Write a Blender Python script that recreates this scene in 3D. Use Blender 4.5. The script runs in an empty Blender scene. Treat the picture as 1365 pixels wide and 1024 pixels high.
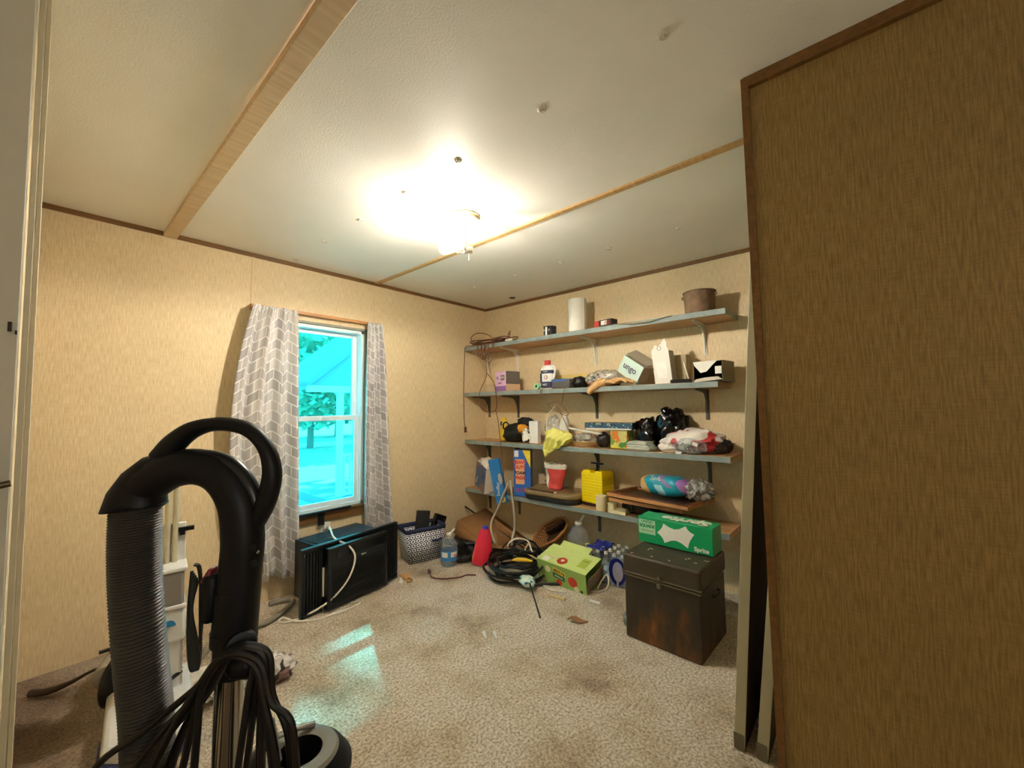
import bpy, bmesh, math, random
from mathutils import Vector, Matrix, noise
random.seed(7)
PI = math.pi
SC = bpy.context.scene
COL = SC.collection
R = math.radians
H = 2.13          # ceiling height

# ------------------------------------------------------------------ materials
def lin(h):
    h = h.lstrip('#')
    out = []
    for i in (0, 2, 4):
        c = int(h[i:i+2], 16) / 255
        out.append(c / 12.92 if c <= .04045 else ((c + .055) / 1.055) ** 2.4)
    return (*out, 1)

MATS = {}
def M(name, hx='#808080', rough=.55, metal=0., var=.10, scale=30., bump=0., bscale=None,
      coat=0., trans=0., alpha=1., emit=None, estr=0., spec=.5, stretch=None, ior=1.45):
    """simple procedural surface: noise-varied colour with optional bump"""
    if name in MATS: return MATS[name]
    m = bpy.data.materials.new(name); m.use_nodes = True
    nt = m.node_tree; n = nt.nodes; L = nt.links
    b = n['Principled BSDF']
    b.inputs['Roughness'].default_value = rough
    b.inputs['Metallic'].default_value = metal
    b.inputs['Coat Weight'].default_value = coat
    b.inputs['Transmission Weight'].default_value = trans
    b.inputs['Alpha'].default_value = alpha
    b.inputs['IOR'].default_value = ior
    b.inputs['Specular IOR Level'].default_value = spec
    if emit:
        b.inputs['Emission Color'].default_value = lin(emit)
        b.inputs['Emission Strength'].default_value = estr
    tc = n.new('ShaderNodeTexCoord'); mp = n.new('ShaderNodeMapping')
    L.new(tc.outputs['Object'], mp.inputs['Vector'])
    if stretch: mp.inputs['Scale'].default_value = stretch
    nz = n.new('ShaderNodeTexNoise'); nz.inputs['Scale'].default_value = scale
    nz.inputs['Detail'].default_value = 4
    L.new(mp.outputs[0], nz.inputs['Vector'])
    c = lin(hx)
    mx = n.new('ShaderNodeMix'); mx.data_type = 'RGBA'
    mx.inputs['A'].default_value = tuple(max(0, v * (1 - var * 1.6)) for v in c[:3]) + (1,)
    mx.inputs['B'].default_value = tuple(min(1, v * (1 + var * 1.6)) for v in c[:3]) + (1,)
    L.new(nz.outputs['Fac'], mx.inputs['Factor'])
    L.new(mx.outputs['Result'], b.inputs['Base Color'])
    if bump:
        bp = n.new('ShaderNodeBump'); bp.inputs['Strength'].default_value = bump
        bp.inputs['Distance'].default_value = .01
        n2 = n.new('ShaderNodeTexNoise'); n2.inputs['Scale'].default_value = bscale or scale
        n2.inputs['Detail'].default_value = 3
        L.new(mp.outputs[0], n2.inputs['Vector'])
        L.new(n2.outputs['Fac'], bp.inputs['Height']); L.new(bp.outputs[0], b.inputs['Normal'])
    MATS[name] = m
    return m

def nodes_mat(name):
    m = bpy.data.materials.new(name); m.use_nodes = True
    MATS[name] = m
    return m, m.node_tree.nodes, m.node_tree.links, m.node_tree.nodes['Principled BSDF']

def ramp(n, stops):
    r = n.new('ShaderNodeValToRGB')
    el = r.color_ramp.elements
    while len(el) < len(stops): el.new(.5)
    for e, (p, c) in zip(el, stops): e.position = p; e.color = lin(c) if isinstance(c, str) else (c, c, c, 1)
    return r

def make_wall_mat(name, c1, c2, seam=False):
    m, n, L, b = nodes_mat(name)
    tc = n.new('ShaderNodeTexCoord')
    mp = n.new('ShaderNodeMapping'); mp.inputs['Scale'].default_value = (60, 60, 5)
    L.new(tc.outputs['Object'], mp.inputs['Vector'])
    nz = n.new('ShaderNodeTexNoise'); nz.inputs['Scale'].default_value = 4; nz.inputs['Detail'].default_value = 6
    L.new(mp.outputs[0], nz.inputs['Vector'])
    mp2 = n.new('ShaderNodeMapping'); mp2.inputs['Scale'].default_value = (5, 5, 90)
    L.new(tc.outputs['Object'], mp2.inputs['Vector'])
    nz2 = n.new('ShaderNodeTexNoise'); nz2.inputs['Scale'].default_value = 4; nz2.inputs['Detail'].default_value = 3
    L.new(mp2.outputs[0], nz2.inputs['Vector'])
    ad = n.new('ShaderNodeMath'); ad.operation = 'MULTIPLY_ADD'; ad.inputs[1].default_value = .35
    L.new(nz2.outputs['Fac'], ad.inputs[0]); L.new(nz.outputs['Fac'], ad.inputs[2])
    r = ramp(n, [(.45, c2), (.85, c1)])
    L.new(ad.outputs[0], r.inputs['Fac'])
    # broad soft ageing
    n3 = n.new('ShaderNodeTexNoise'); n3.inputs['Scale'].default_value = 1.6; n3.inputs['Detail'].default_value = 5
    L.new(tc.outputs['Object'], n3.inputs['Vector'])
    r3 = ramp(n, [(.3, .86), (.75, 1.0)])
    L.new(n3.outputs['Fac'], r3.inputs['Fac'])
    mx = n.new('ShaderNodeMix'); mx.data_type = 'RGBA'; mx.blend_type = 'MULTIPLY'; mx.inputs['Factor'].default_value = 1
    L.new(r.outputs[0], mx.inputs['A']); L.new(r3.outputs[0], mx.inputs['B'])
    L.new(mx.outputs['Result'], b.inputs['Base Color'])
    b.inputs['Roughness'].default_value = .6
    bp = n.new('ShaderNodeBump'); bp.inputs['Strength'].default_value = .15; bp.inputs['Distance'].default_value = .003
    L.new(ad.outputs[0], bp.inputs['Height']); L.new(bp.outputs[0], b.inputs['Normal'])
    return m

def make_ceiling_mat():
    m, n, L, b = nodes_mat('ceiling_panel')
    tc = n.new('ShaderNodeTexCoord')
    nz = n.new('ShaderNodeTexNoise'); nz.inputs['Scale'].default_value = 170; nz.inputs['Detail'].default_value = 2
    L.new(tc.outputs['Object'], nz.inputs['Vector'])
    n3 = n.new('ShaderNodeTexNoise'); n3.inputs['Scale'].default_value = 1.3; n3.inputs['Detail'].default_value = 4
    L.new(tc.outputs['Object'], n3.inputs['Vector'])
    r3 = ramp(n, [(.3, '#E6E3DA'), (.7, '#F0EEE6')])
    L.new(n3.outputs['Fac'], r3.inputs['Fac']); L.new(r3.outputs[0], b.inputs['Base Color'])
    b.inputs['Roughness'].default_value = .5
    bp = n.new('ShaderNodeBump'); bp.inputs['Strength'].default_value = .4; bp.inputs['Distance'].default_value = .003
    L.new(nz.outputs['Fac'], bp.inputs['Height']); L.new(bp.outputs[0], b.inputs['Normal'])
    return m

def make_carpet_mat():
    m, n, L, b = nodes_mat('carpet')
    tc = n.new('ShaderNodeTexCoord')
    f = n.new('ShaderNodeTexNoise'); f.inputs['Scale'].default_value = 95; f.inputs['Detail'].default_value = 5; f.inputs['Roughness'].default_value = .7
    L.new(tc.outputs['Object'], f.inputs['Vector'])
    r = ramp(n, [(.34, '#8E7A62'), (.47, '#CBBBA2'), (.60, '#EFE4D2')])
    L.new(f.outputs['Fac'], r.inputs['Fac'])
    # dirt: soft blotches worn into the pile
    s = n.new('ShaderNodeTexNoise'); s.inputs['Scale'].default_value = 2.6; s.inputs['Detail'].default_value = 7; s.inputs['Roughness'].default_value = .65
    mp = n.new('ShaderNodeMapping'); mp.inputs['Location'].default_value = (3.1, 1.7, 0)
    L.new(tc.outputs['Object'], mp.inputs['Vector']); L.new(mp.outputs[0], s.inputs['Vector'])
    rs = ramp(n, [(.33, '#A58C70'), (.44, '#E6DCCB'), (.55, '#FFFFFF')])
    L.new(s.outputs['Fac'], rs.inputs['Fac'])
    mx = n.new('ShaderNodeMix'); mx.data_type = 'RGBA'; mx.blend_type = 'MULTIPLY'; mx.inputs['Factor'].default_value = .8
    L.new(r.outputs[0], mx.inputs['A']); L.new(rs.outputs[0], mx.inputs['B'])
    # stained patch near the door side of the room
    sx = n.new('ShaderNodeSeparateXYZ'); L.new(tc.outputs['Object'], sx.inputs[0])
    mr = n.new('ShaderNodeMapRange'); mr.inputs['From Min'].default_value = -2.0; mr.inputs['From Max'].default_value = -2.55
    mr.inputs['To Min'].default_value = 0; mr.inputs['To Max'].default_value = .8
    ad = n.new('ShaderNodeMath'); ad.operation = 'ADD'
    sc = n.new('ShaderNodeMath'); sc.operation = 'MULTIPLY'; sc.inputs[1].default_value = .6
    L.new(s.outputs['Fac'], sc.inputs[0]); L.new(sx.outputs['X'], ad.inputs[0]); L.new(sc.outputs[0], ad.inputs[1])
    L.new(ad.outputs[0], mr.inputs['Value'])
    mx2 = n.new('ShaderNodeMix'); mx2.data_type = 'RGBA'; mx2.blend_type = 'MULTIPLY'
    mx2.inputs['B'].default_value = lin('#8A6B50')
    L.new(mr.outputs[0], mx2.inputs['Factor']); L.new(mx.outputs['Result'], mx2.inputs['A'])
    L.new(mx2.outputs['Result'], b.inputs['Base Color'])
    b.inputs['Roughness'].default_value = .95; b.inputs['Specular IOR Level'].default_value = .2
    b.inputs['Sheen Weight'].default_value = .2
    bp = n.new('ShaderNodeBump'); bp.inputs['Strength'].default_value = .9; bp.inputs['Distance'].default_value = .012
    L.new(f.outputs['Fac'], bp.inputs['Height']); L.new(bp.outputs[0], b.inputs['Normal'])
    return m

def make_wood(name, c1, c2, scale=14, rough=.5, stretch=(1, 12, 12)):
    m, n, L, b = nodes_mat(name)
    tc = n.new('ShaderNodeTexCoord'); mp = n.new('ShaderNodeMapping'); mp.inputs['Scale'].default_value = stretch
    L.new(tc.outputs['Object'], mp.inputs['Vector'])
    nz = n.new('ShaderNodeTexNoise'); nz.inputs['Scale'].default_value = scale * .35; nz.inputs['Detail'].default_value = 6
    nz.inputs['Distortion'].default_value = .6
    L.new(mp.outputs[0], nz.inputs['Vector'])
    r = ramp(n, [(.3, c1), (.7, c2)]); L.new(nz.outputs['Fac'], r.inputs['Fac'])
    L.new(r.outputs[0], b.inputs['Base Color']); b.inputs['Roughness'].default_value = rough
    return m

def make_curtain_mat():
    m, n, L, b = nodes_mat('curtain_cloth')
    uv = n.new('ShaderNodeTexCoord'); sx = n.new('ShaderNodeSeparateXYZ'); L.new(uv.outputs['UV'], sx.inputs[0])
    W = .098
    def mth(op, a, bb=None, c=None):
        x = n.new('ShaderNodeMath'); x.operation = op
        for i, v in enumerate((a, bb, c)):
            if v is None: continue
            if isinstance(v, (int, float)): x.inputs[i].default_value = v
            else: L.new(v, x.inputs[i])
        return x.outputs[0]
    pp = mth('PINGPONG', sx.outputs['X'], W)
    nz = n.new('ShaderNodeTexNoise'); nz.inputs['Scale'].default_value = 9
    L.new(uv.outputs['UV'], nz.inputs['Vector'])
    v2 = mth('ADD', mth('MULTIPLY_ADD', pp, .40, sx.outputs['Y']), mth('MULTIPLY', nz.outputs['Fac'], .02))
    cb = n.new('ShaderNodeCombineXYZ'); L.new(sx.outputs['X'], cb.inputs[0]); L.new(v2, cb.inputs[1])
    br = n.new('ShaderNodeTexBrick'); br.offset = .5; br.inputs['Scale'].default_value = 1
    br.inputs['Brick Width'].default_value = W; br.inputs['Row Height'].default_value = .062
    br.inputs['Mortar Size'].default_value = .0045; br.inputs['Mortar Smooth'].default_value = .2
    br.inputs['Color1'].default_value = lin('#B2AEAE'); br.inputs['Color2'].default_value = lin('#DCD7D3')
    br.inputs['Mortar'].default_value = lin('#F0ECE8')
    L.new(cb.outputs[0], br.inputs['Vector'])
    L.new(br.outputs['Color'], b.inputs['Base Color'])
    b.inputs['Roughness'].default_value = .85
    b.inputs['Sheen Weight'].default_value = .2
    tr = n.new('ShaderNodeBsdfTranslucent'); L.new(br.outputs['Color'], tr.inputs['Color'])
    ms = n.new('ShaderNodeMixShader'); ms.inputs[0].default_value = .18
    out = n['Material Output']
    L.new(b.outputs[0], ms.inputs[1]); L.new(tr.outputs[0], ms.inputs[2]); L.new(ms.outputs[0], out.inputs['Surface'])
    return m

def make_glass(name, tint, gl=.06, rough=.03):
    m, n, L, b = nodes_mat(name)
    t = n.new('ShaderNodeBsdfTransparent'); t.inputs[0].default_value = lin(tint)
    g = n.new('ShaderNodeBsdfGlossy'); g.inputs['Roughness'].default_value = rough
    ms = n.new('ShaderNodeMixShader'); ms.inputs[0].default_value = gl
    L.new(t.outputs[0], ms.inputs[1]); L.new(g.outputs[0], ms.inputs[2]); L.new(ms.outputs[0], n['Material Output'].inputs['Surface'])
    return m

def make_plastic_film(name, tint, body, k=.45, gl=.25):
    """crinkled clear film: mostly see-through, partly milky, partly glossy"""
    m, n, L, b = nodes_mat(name)
    b.inputs['Base Color'].default_value = lin(body); b.inputs['Roughness'].default_value = .2
    b.inputs['Specular IOR Level'].default_value = .9
    tc = n.new('ShaderNodeTexCoord'); nz = n.new('ShaderNodeTexNoise'); nz.inputs['Scale'].default_value = 35
    L.new(tc.outputs['Object'], nz.inputs['Vector'])
    bp = n.new('ShaderNodeBump'); bp.inputs['Strength'].default_value = .8; bp.inputs['Distance'].default_value = .01
    L.new(nz.outputs['Fac'], bp.inputs['Height']); L.new(bp.outputs[0], b.inputs['Normal'])
    r = ramp(n, [(.35, k * .4), (.65, min(1, k * 1.6))]); L.new(nz.outputs['Fac'], r.inputs['Fac'])
    t = n.new('ShaderNodeBsdfTransparent'); t.inputs[0].default_value = lin(tint)
    ms = n.new('ShaderNodeMixShader'); L.new(r.outputs[0], ms.inputs[0])
    L.new(t.outputs[0], ms.inputs[1]); L.new(b.outputs[0], ms.inputs[2]); L.new(ms.outputs[0], n['Material Output'].inputs['Surface'])
    return m

def make_blotch(name, base, spots, scale=20, thr=.55, rough=.4, w=.03, kind='noise'):
    """base colour with a few hard-edged printed spot colours"""
    m, n, L, b = nodes_mat(name)
    tc = n.new('ShaderNodeTexCoord')
    prev = None
    for i, c in enumerate(spots):
        mp = n.new('ShaderNodeMapping'); mp.inputs['Location'].default_value = (i * 3.7, i * 1.3, i * 2.9)
        L.new(tc.outputs['Object'], mp.inputs['Vector'])
        if kind == 'noise':
            t = n.new('ShaderNodeTexNoise'); t.inputs['Detail'].default_value = 2
            o = t.outputs['Fac']; st = [(thr, 0.), (thr + w, 1.)]
        else:
            t = n.new('ShaderNodeTexVoronoi'); o = t.outputs['Distance']; st = [(thr, 1.), (thr + w, 0.)]
        t.inputs['Scale'].default_value = scale; L.new(mp.outputs[0], t.inputs['Vector'])
        r = ramp(n, st); L.new(o, r.inputs['Fac'])
        mx = n.new('ShaderNodeMix'); mx.data_type = 'RGBA'
        L.new(r.outputs[0], mx.inputs['Factor'])
        if prev is None: mx.inputs['A'].default_value = lin(base)
        else: L.new(prev, mx.inputs['A'])
        mx.inputs['B'].default_value = lin(c); prev = mx.outputs['Result']
    L.new(prev, b.inputs['Base Color']); b.inputs['Roughness'].default_value = rough
    return m

def make_lattice(name, c1, c2, sc=30.):
    """woven storage-bin print: crossing rings in dark on white"""
    m, n, L, b = nodes_mat(name)
    uv = n.new('ShaderNodeTexCoord'); mp = n.new('ShaderNodeMapping'); mp.inputs['Scale'].default_value = (sc, sc, sc)
    L.new(uv.outputs['UV'], mp.inputs['Vector'])
    v = n.new('ShaderNodeTexVoronoi'); v.inputs['Randomness'].default_value = 0; v.inputs['Scale'].default_value = 1
    v.voronoi_dimensions = '2D'
    L.new(mp.outputs[0], v.inputs['Vector'])
    r = ramp(n, [(0, c2), (.17, c2), (.2, c1), (.42, c1), (.45, c2), (.57, c2), (.6, c1)])
    L.new(v.outputs['Distance'], r.inputs['Fac']); L.new(r.outputs[0], b.inputs['Base Color'])
    b.inputs['Roughness'].default_value = .8
    return m

def make_ribbed(name, c1, c2, freq, axis='Z', rough=.4):
    m, n, L, b = nodes_mat(name)
    tc = n.new('ShaderNodeTexCoord'); w = n.new('ShaderNodeTexWave'); w.bands_direction = axis
    w.inputs['Scale'].default_value = freq
    L.new(tc.outputs['Object'], w.inputs['Vector'])
    r = ramp(n, [(.2, c1), (.8, c2)]); L.new(w.outputs['Fac'], r.inputs['Fac']); L.new(r.outputs[0], b.inputs['Base Color'])
    bp = n.new('ShaderNodeBump'); bp.inputs['Strength'].default_value = .8; bp.inputs['Distance'].default_value = .003
    L.new(w.outputs['Fac'], bp.inputs['Height']); L.new(bp.outputs[0], b.inputs['Normal'])
    b.inputs['Roughness'].default_value = rough
    return m

WALL = make_wall_mat('wall_vinyl', '#F2DFB9', '#D9BE8E')
WALL_SHADE = make_wall_mat('shaded_wall_vinyl', '#A88C55', '#80683A')  # same vinyl as the walls, its shade put into a darker colour
CEIL = make_ceiling_mat()
CARPET = make_carpet_mat()
DWOOD = make_wood('brown_trim_wood', '#63461F', '#80592C', rough=.4)
BWOOD = make_wood('pale_beam_wood', '#C6A980', '#D9C3A0')
TWOOD = make_wood('tan_batten_wood', '#B5905C', '#CDA974')
RAWWOOD = make_wood('shelf_raw_wood', '#A67B4E', '#D0A574', stretch=(12, 1, 12))
FRAMEWOOD = make_wood('frame_wood', '#A86C3E', '#CF965C')
CURTAIN = make_curtain_mat()
GLASS = make_glass('tinted_window_glass', '#7CE2EE', .04)
CLEAR = make_plastic_film('clear_plastic', '#F0F6F8', '#D5DDE0', .22)
FILM = make_plastic_film('crinkled_film', '#F2F2F0', '#C9C6BE', .5)
LATTICE = make_lattice('bin_print', '#E9EAEE', '#20264A')
WHITEPL = M('white_plastic', '#E9E7E2', .35, var=.03)
BLACKPL = M('black_plastic', '#0D0F12', .32, var=.15)
BLACKRUB = M('black_rubber', '#0B0B0C', .45, var=.2)
VACBLK = M('vacuum_black', '#070B13', .46, var=.12, spec=.35)
CHROME = M('chrome_tube', '#B9B9B6', .16, 1., var=.05)
PAINTBLUE = M('blue_grey_paint', '#87938F', .6, var=.22, scale=18)
STEELW = M('bracket_white', '#E3DFD2', .45, var=.05)
STEELG = M('bracket_grey', '#6B6A62', .5, .2, var=.12)
BROWNCORD = M('brown_cord', '#6E4632', .55)
WHITECORD = M('white_cord', '#E4DED0', .5, var=.04)
CARDB = M('cardboard', '#9A7145', .8, var=.12, scale=12)
CREAM = M('cream_paint', '#D9CFB2', .5, var=.05)
DOORW = M('door_white', '#D5D3C6', .5, var=.04)
VINYLW = M('window_vinyl', '#D9E2E2', .4, var=.03)

# ------------------------------------------------------------------ mesh builder
def rotm(rx=0, ry=0, rz=0):
    return (Matrix.Rotation(R(rz), 4, 'Z') @ Matrix.Rotation(R(ry), 4, 'Y') @ Matrix.Rotation(R(rx), 4, 'X'))

def catmull(pts, n=6):
    P = [Vector(p) for p in pts]
    if len(P) < 3: return P
    Q = [P[0] * 2 - P[1]] + P + [P[-1] * 2 - P[-2]]
    out = []
    for i in range(1, len(Q) - 2):
        a, b, c, d = Q[i-1], Q[i], Q[i+1], Q[i+2]
        for k in range(n):
            t = k / n
            out.append(.5 * ((2*b) + (c-a)*t + (2*a-5*b+4*c-d)*t*t + (3*b-a-3*c+d)*t**3))
    out.append(P[-1])
    return out

class MB:
    def __init__(s):
        s.bm = bmesh.new(); s.m = []; s.uv = s.bm.loops.layers.uv.new('UVMap')
    def mi(s, m):
        if m not in s.m: s.m.append(m)
        return s.m.index(m)
    def face(s, vs, m):
        try: f = s.bm.faces.new(vs)
        except ValueError: return None
        f.material_index = s.mi(m); return f
    def box(s, c, d, m, rot=(0, 0, 0), taper=(1, 1), mats=None):
        """c centre, d full size; taper scales the top; mats: dict of side -> material"""
        Mx = Matrix.Translation(Vector(c)) @ rotm(*rot)
        v = []
        for z in (-1, 1):
            tx, ty = (taper if z > 0 else (1, 1))
            for x, y in ((-1, -1), (1, -1), (1, 1), (-1, 1)):
                v.append(s.bm.verts.new(Mx @ Vector((x*d[0]/2*tx, y*d[1]/2*ty, z*d[2]/2))))
        F = {'bottom': (3, 2, 1, 0), 'top': (4, 5, 6, 7), 'front': (0, 1, 5, 4), 'right': (1, 2, 6, 5), 'back': (2, 3, 7, 6), 'left': (3, 0, 4, 7)}
        for k, ids in F.items():
            f = s.face([v[i] for i in ids], (mats or {}).get(k, m))
            if f:
                for l in f.loops:
                    co = (Mx.inverted() @ l.vert.co)
                    l[s.uv].uv = (co.x + co.y, co.z) if k not in ('top', 'bottom') else (co.x, co.y)
        return s
    def tube(s, pts, r, m, seg=8, n=6, smooth=True, cap=True):
        P = catmull(pts, n) if smooth else [Vector(p) for p in pts]
        N = len(P)
        rr = r if isinstance(r, (list, tuple)) else None
        rings = []; up = None
        for i, p in enumerate(P):
            t = (P[min(i+1, N-1)] - P[max(i-1, 0)])
            if t.length < 1e-9: t = Vector((0, 0, 1))
            t.normalize()
            if up is None:
                up = Vector((0, 0, 1)) if abs(t.z) < .9 else Vector((1, 0, 0))
            sd = t.cross(up)
            if sd.length < 1e-6: sd = t.cross(Vector((0, 1, 0)))
            sd.normalize(); up = sd.cross(t).normalized()
            if rr:
                f = i / (N - 1) * (len(rr) - 1); k = min(int(f), len(rr) - 2); rad = rr[k] + (rr[k+1] - rr[k]) * (f - k)
            else: rad = r
            rings.append([s.bm.verts.new(p + (sd*math.cos(a*2*PI/seg) + up*math.sin(a*2*PI/seg)) * rad) for a in range(seg)])
        for a, b in zip(rings, rings[1:]):
            for k in range(seg): s.face((a[k], a[(k+1) % seg], b[(k+1) % seg], b[k]), m)
        if cap:
            s.face(rings[0][::-1], m); s.face(rings[-1], m)
        return s
    def cyl(s, p0, p1, r, m, seg=20, r1=None, cap=True):
        return s.tube([p0, p1], [r, r if r1 is None else r1], m, seg, smooth=False, cap=cap)
    def lathe(s, prof, m, c=(0, 0, 0), seg=24, rot=(0, 0, 0), mats=None, sx=1, sy=1, close=False):
        Mx = Matrix.Translation(Vector(c)) @ rotm(*rot)
        rings = []
        for r, z in prof:
            if r < 1e-6: rings.append([s.bm.verts.new(Mx @ Vector((0, 0, z)))])
            else: rings.append([s.bm.verts.new(Mx @ Vector((r*sx*math.cos(k*2*PI/seg), r*sy*math.sin(k*2*PI/seg), z))) for k in range(seg)])
        for i, (a, b) in enumerate(zip(rings, rings[1:])):
            mm = mats[i] if mats else m
            for k in range(seg):
                j = (k+1) % seg
                if len(a) == 1 and len(b) == 1: continue
                if len(a) == 1: s.face((a[0], b[j], b[k]), mm)
                elif len(b) == 1: s.face((a[k], a[j], b[0]), mm)
                else: s.face((a[k], a[j], b[j], b[k]), mm)
        return s
    def prism(s, poly, z0, z1, m, frame=None, side=None):
        """poly in local XY extruded along Z between z0 and z1, then put through frame"""
        F = frame or Matrix.Identity(4)
        a = [s.bm.verts.new(F @ Vector((x, y, z0))) for x, y in poly]
        b = [s.bm.verts.new(F @ Vector((x, y, z1))) for x, y in poly]
        s.face(a[::-1], m); s.face(b, m)
        for k in range(len(poly)):
            j = (k+1) % len(poly); s.face((a[k], a[j], b[j], b[k]), side or m)
        return s
    def blob(s, c, rad, m, amp=.25, freq=2.5, seed=0, sub=3, flat=None, rot=(0, 0, 0), sharp=False, mats=None):
        """crumpled closed lump; flat: local z (before scaling) below which it is pressed flat"""
        t = bmesh.new(); bmesh.ops.create_icosphere(t, subdivisions=sub, radius=1)
        Mx = Matrix.Translation(Vector(c)) @ rotm(*rot)
        mp = {}
        off = Vector((seed * 3.3, seed * 1.7, seed * 5.1))
        for v in t.verts:
            p = v.co.copy()
            q = p * freq + off
            if sharp: d = abs(noise.noise(q)) * 1.6 - .3 + .4 * abs(noise.noise(q * 2.1))
            else: d = noise.noise(q) + .5 * noise.noise(q * 2.3)
            p *= 1 + amp * d
            if flat is not None and p.z < flat: p.z = flat + (p.z - flat) * .03
            mp[v.index] = s.bm.verts.new(Mx @ Vector((p.x*rad[0], p.y*rad[1], p.z*rad[2])))
        for f in t.faces:
            mm = m
            if mats:
                cc = f.calc_center_median() * 1.0
                mm = mats(cc)
            s.face([mp[v.index] for v in f.verts], mm)
        t.free()
        return s
    def grid(s, fn, nu, nv, m, thick=0., uvf=None, mf=None):
        V = [[s.bm.verts.new(Vector(fn(i/nu, j/nv))) for j in range(nv+1)] for i in range(nu+1)]
        for i in range(nu):
            for j in range(nv):
                mm = mf((i+.5)/nu, (j+.5)/nv) if mf else m
                f = s.face((V[i][j], V[i+1][j], V[i+1][j+1], V[i][j+1]), mm)
                if f and uvf:
                    for l, (a, b) in zip(f.loops, ((i, j), (i+1, j), (i+1, j+1), (i, j+1))):
                        l[s.uv].uv = uvf(a/nu, b/nv)
        s.thick = thick
        return s
    def build(s, name, parent=None, bevel=0., angle=40, solid=0., sub=0, bseg=2):
        bmesh.ops.recalc_face_normals(s.bm, faces=s.bm.faces) if not solid else None
        me = bpy.data.meshes.new(name)
        s.bm.to_mesh(me); s.bm.free()
        for m in s.m: me.materials.append(m)
        for p in me.polygons: p.use_smooth = True
        me.set_sharp_from_angle(angle=R(angle))
        o = bpy.data.objects.new(name, me); COL.objects.link(o)
        if parent: o.parent = parent
        if solid:
            md = o.modifiers.new('thickness', 'SOLIDIFY'); md.thickness = solid; md.offset = 0
        if bevel:
            md = o.modifiers.new('bevel', 'BEVEL'); md.width = bevel; md.segments = bseg; md.limit_method = 'ANGLE'; md.angle_limit = R(40)
            md.harden_normals = False
        if sub:
            md = o.modifiers.new('sub', 'SUBSURF'); md.levels = sub; md.render_levels = sub
        return o

def tag(o, label=None, cat=None, group=None, kind=None):
    if label: o['label'] = label
    if cat: o['category'] = cat
    if group: o['group'] = group
    if kind: o['kind'] = kind
    return o

def thing(name, label, cat, loc=(0, 0, 0), rz=0, group=None, rot=None):
    o = bpy.data.objects.new(name, None); COL.objects.link(o)
    o.location = loc; o.rotation_euler = rot or (0, 0, R(rz)); o.empty_display_size = .05
    return tag(o, label, cat, group)

def struct(name, mb, label=None, **k):
    o = mb.build(name, **k); o['kind'] = 'structure'; o['label'] = label or name.replace('_', ' ')
    return o

def text(parent, body, size, loc, mat, rx=90, rz=0, ry=0, ext=.0006, name='lettering', shear=0, sx=1., bold=0., align='CENTER'):
    cu = bpy.data.curves.new(name, 'FONT'); cu.body = body; cu.size = size; cu.extrude = ext
    cu.align_x = align; cu.align_y = 'CENTER'; cu.shear = shear; cu.offset = bold; cu.resolution_u = 3
    t = bpy.data.objects.new('tmp', cu); COL.objects.link(t)
    dg = bpy.context.evaluated_depsgraph_get(); dg.update()
    me = bpy.data.meshes.new_from_object(t.evaluated_get(dg)); bpy.data.objects.remove(t); bpy.data.curves.remove(cu)
    me.materials.clear(); me.materials.append(mat); me.name = name
    o = bpy.data.objects.new(name, me); COL.objects.link(o); o.parent = parent
    o.matrix_local = Matrix.Translation(Vector(loc)) @ rotm(rx, ry, rz) @ Matrix.Scale(sx, 4, (1, 0, 0))
    return o

def copy_tree(o, parent=None):
    c = o.copy(); COL.objects.link(c)
    if parent is not None: c.parent = parent
    for ch in [x for x in bpy.data.objects if x.parent == o]: copy_tree(ch, c)
    return c

# ================================================================== THE ROOM
# shelf wall is the plane x = 0, window wall the plane y = 0, the room lies at x < 0, y < 0
b = MB(); b.box((-1.9, -2.1, -.03), (3.9, 4.4, .06), CARPET)
struct('floor', b, 'speckled beige stained carpet covering the whole room')
b = MB(); b.box((-1.9, -2.1, H + .03), (3.9, 4.4, .06), CEIL)
ceil = struct('ceiling', b, 'textured off white ceiling panels')
# plastic fastener buttons that hold the ceiling panels
btn = M('button_plastic', '#D8D2C2', .4)
for rowx, ys in ((-1.815, (-.09, -.50, -.91, -1.305, -1.66, -2.07, -2.465)), (-.60, (-.477, -.912, -1.309, -1.663, -2.083))):
    for y in ys:
        q = MB(); q.lathe([(.016, 0), (.015, -.003), (.010, -.006), (.009, -.003), (.004, -.003), (.003, -.009), (0, -.010)], btn, (rowx, y, H), 16)
        q.build('fastener', ceil)
q = MB(); q.lathe([(.028, 0), (.026, -.004), (.018, -.006), (0, -.005)], M('hole_dark', '#4A3A28', .7), (-.15, -.486, H), 16); q.build('cable_cap', ceil)

WX0, WX1, WZ0, WZ1 = -1.90, -1.285, .475, 1.742
# window wall with its opening, one mesh
b = MB()
def slab(x0, x1, z0, z1): b.box(((x0+x1)/2, .06, (z0+z1)/2), (x1-x0, .12, z1-z0), WALL)
slab(-3.0, WX0, 0, H); slab(WX1, .12, 0, H); slab(WX0, WX1, 0, WZ0); slab(WX0, WX1, WZ1, H)
struct('wall_back', b, 'beige vinyl wall with the window')
b = MB(); b.box((.06, -2.15, H/2), (.12, 4.3, H), WALL); struct('wall_right', b, 'beige vinyl wall carrying the four shelves')
b = MB(); b.box((-2.945, -.8, H/2), (.11, 1.6, H), WALL); struct('wall_left', b, 'short beige wall beside the white door')
b = MB(); b.box((-3.73, -2.95, H/2), (.1, 2.7, H), WALL); struct('wall_side', b, 'beige wall on the door side of the room')
b = MB(); b.box((-1.9, -4.33, H/2), (3.9, .1, H), WALL); struct('wall_front', b, 'beige wall behind the viewpoint')
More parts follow.
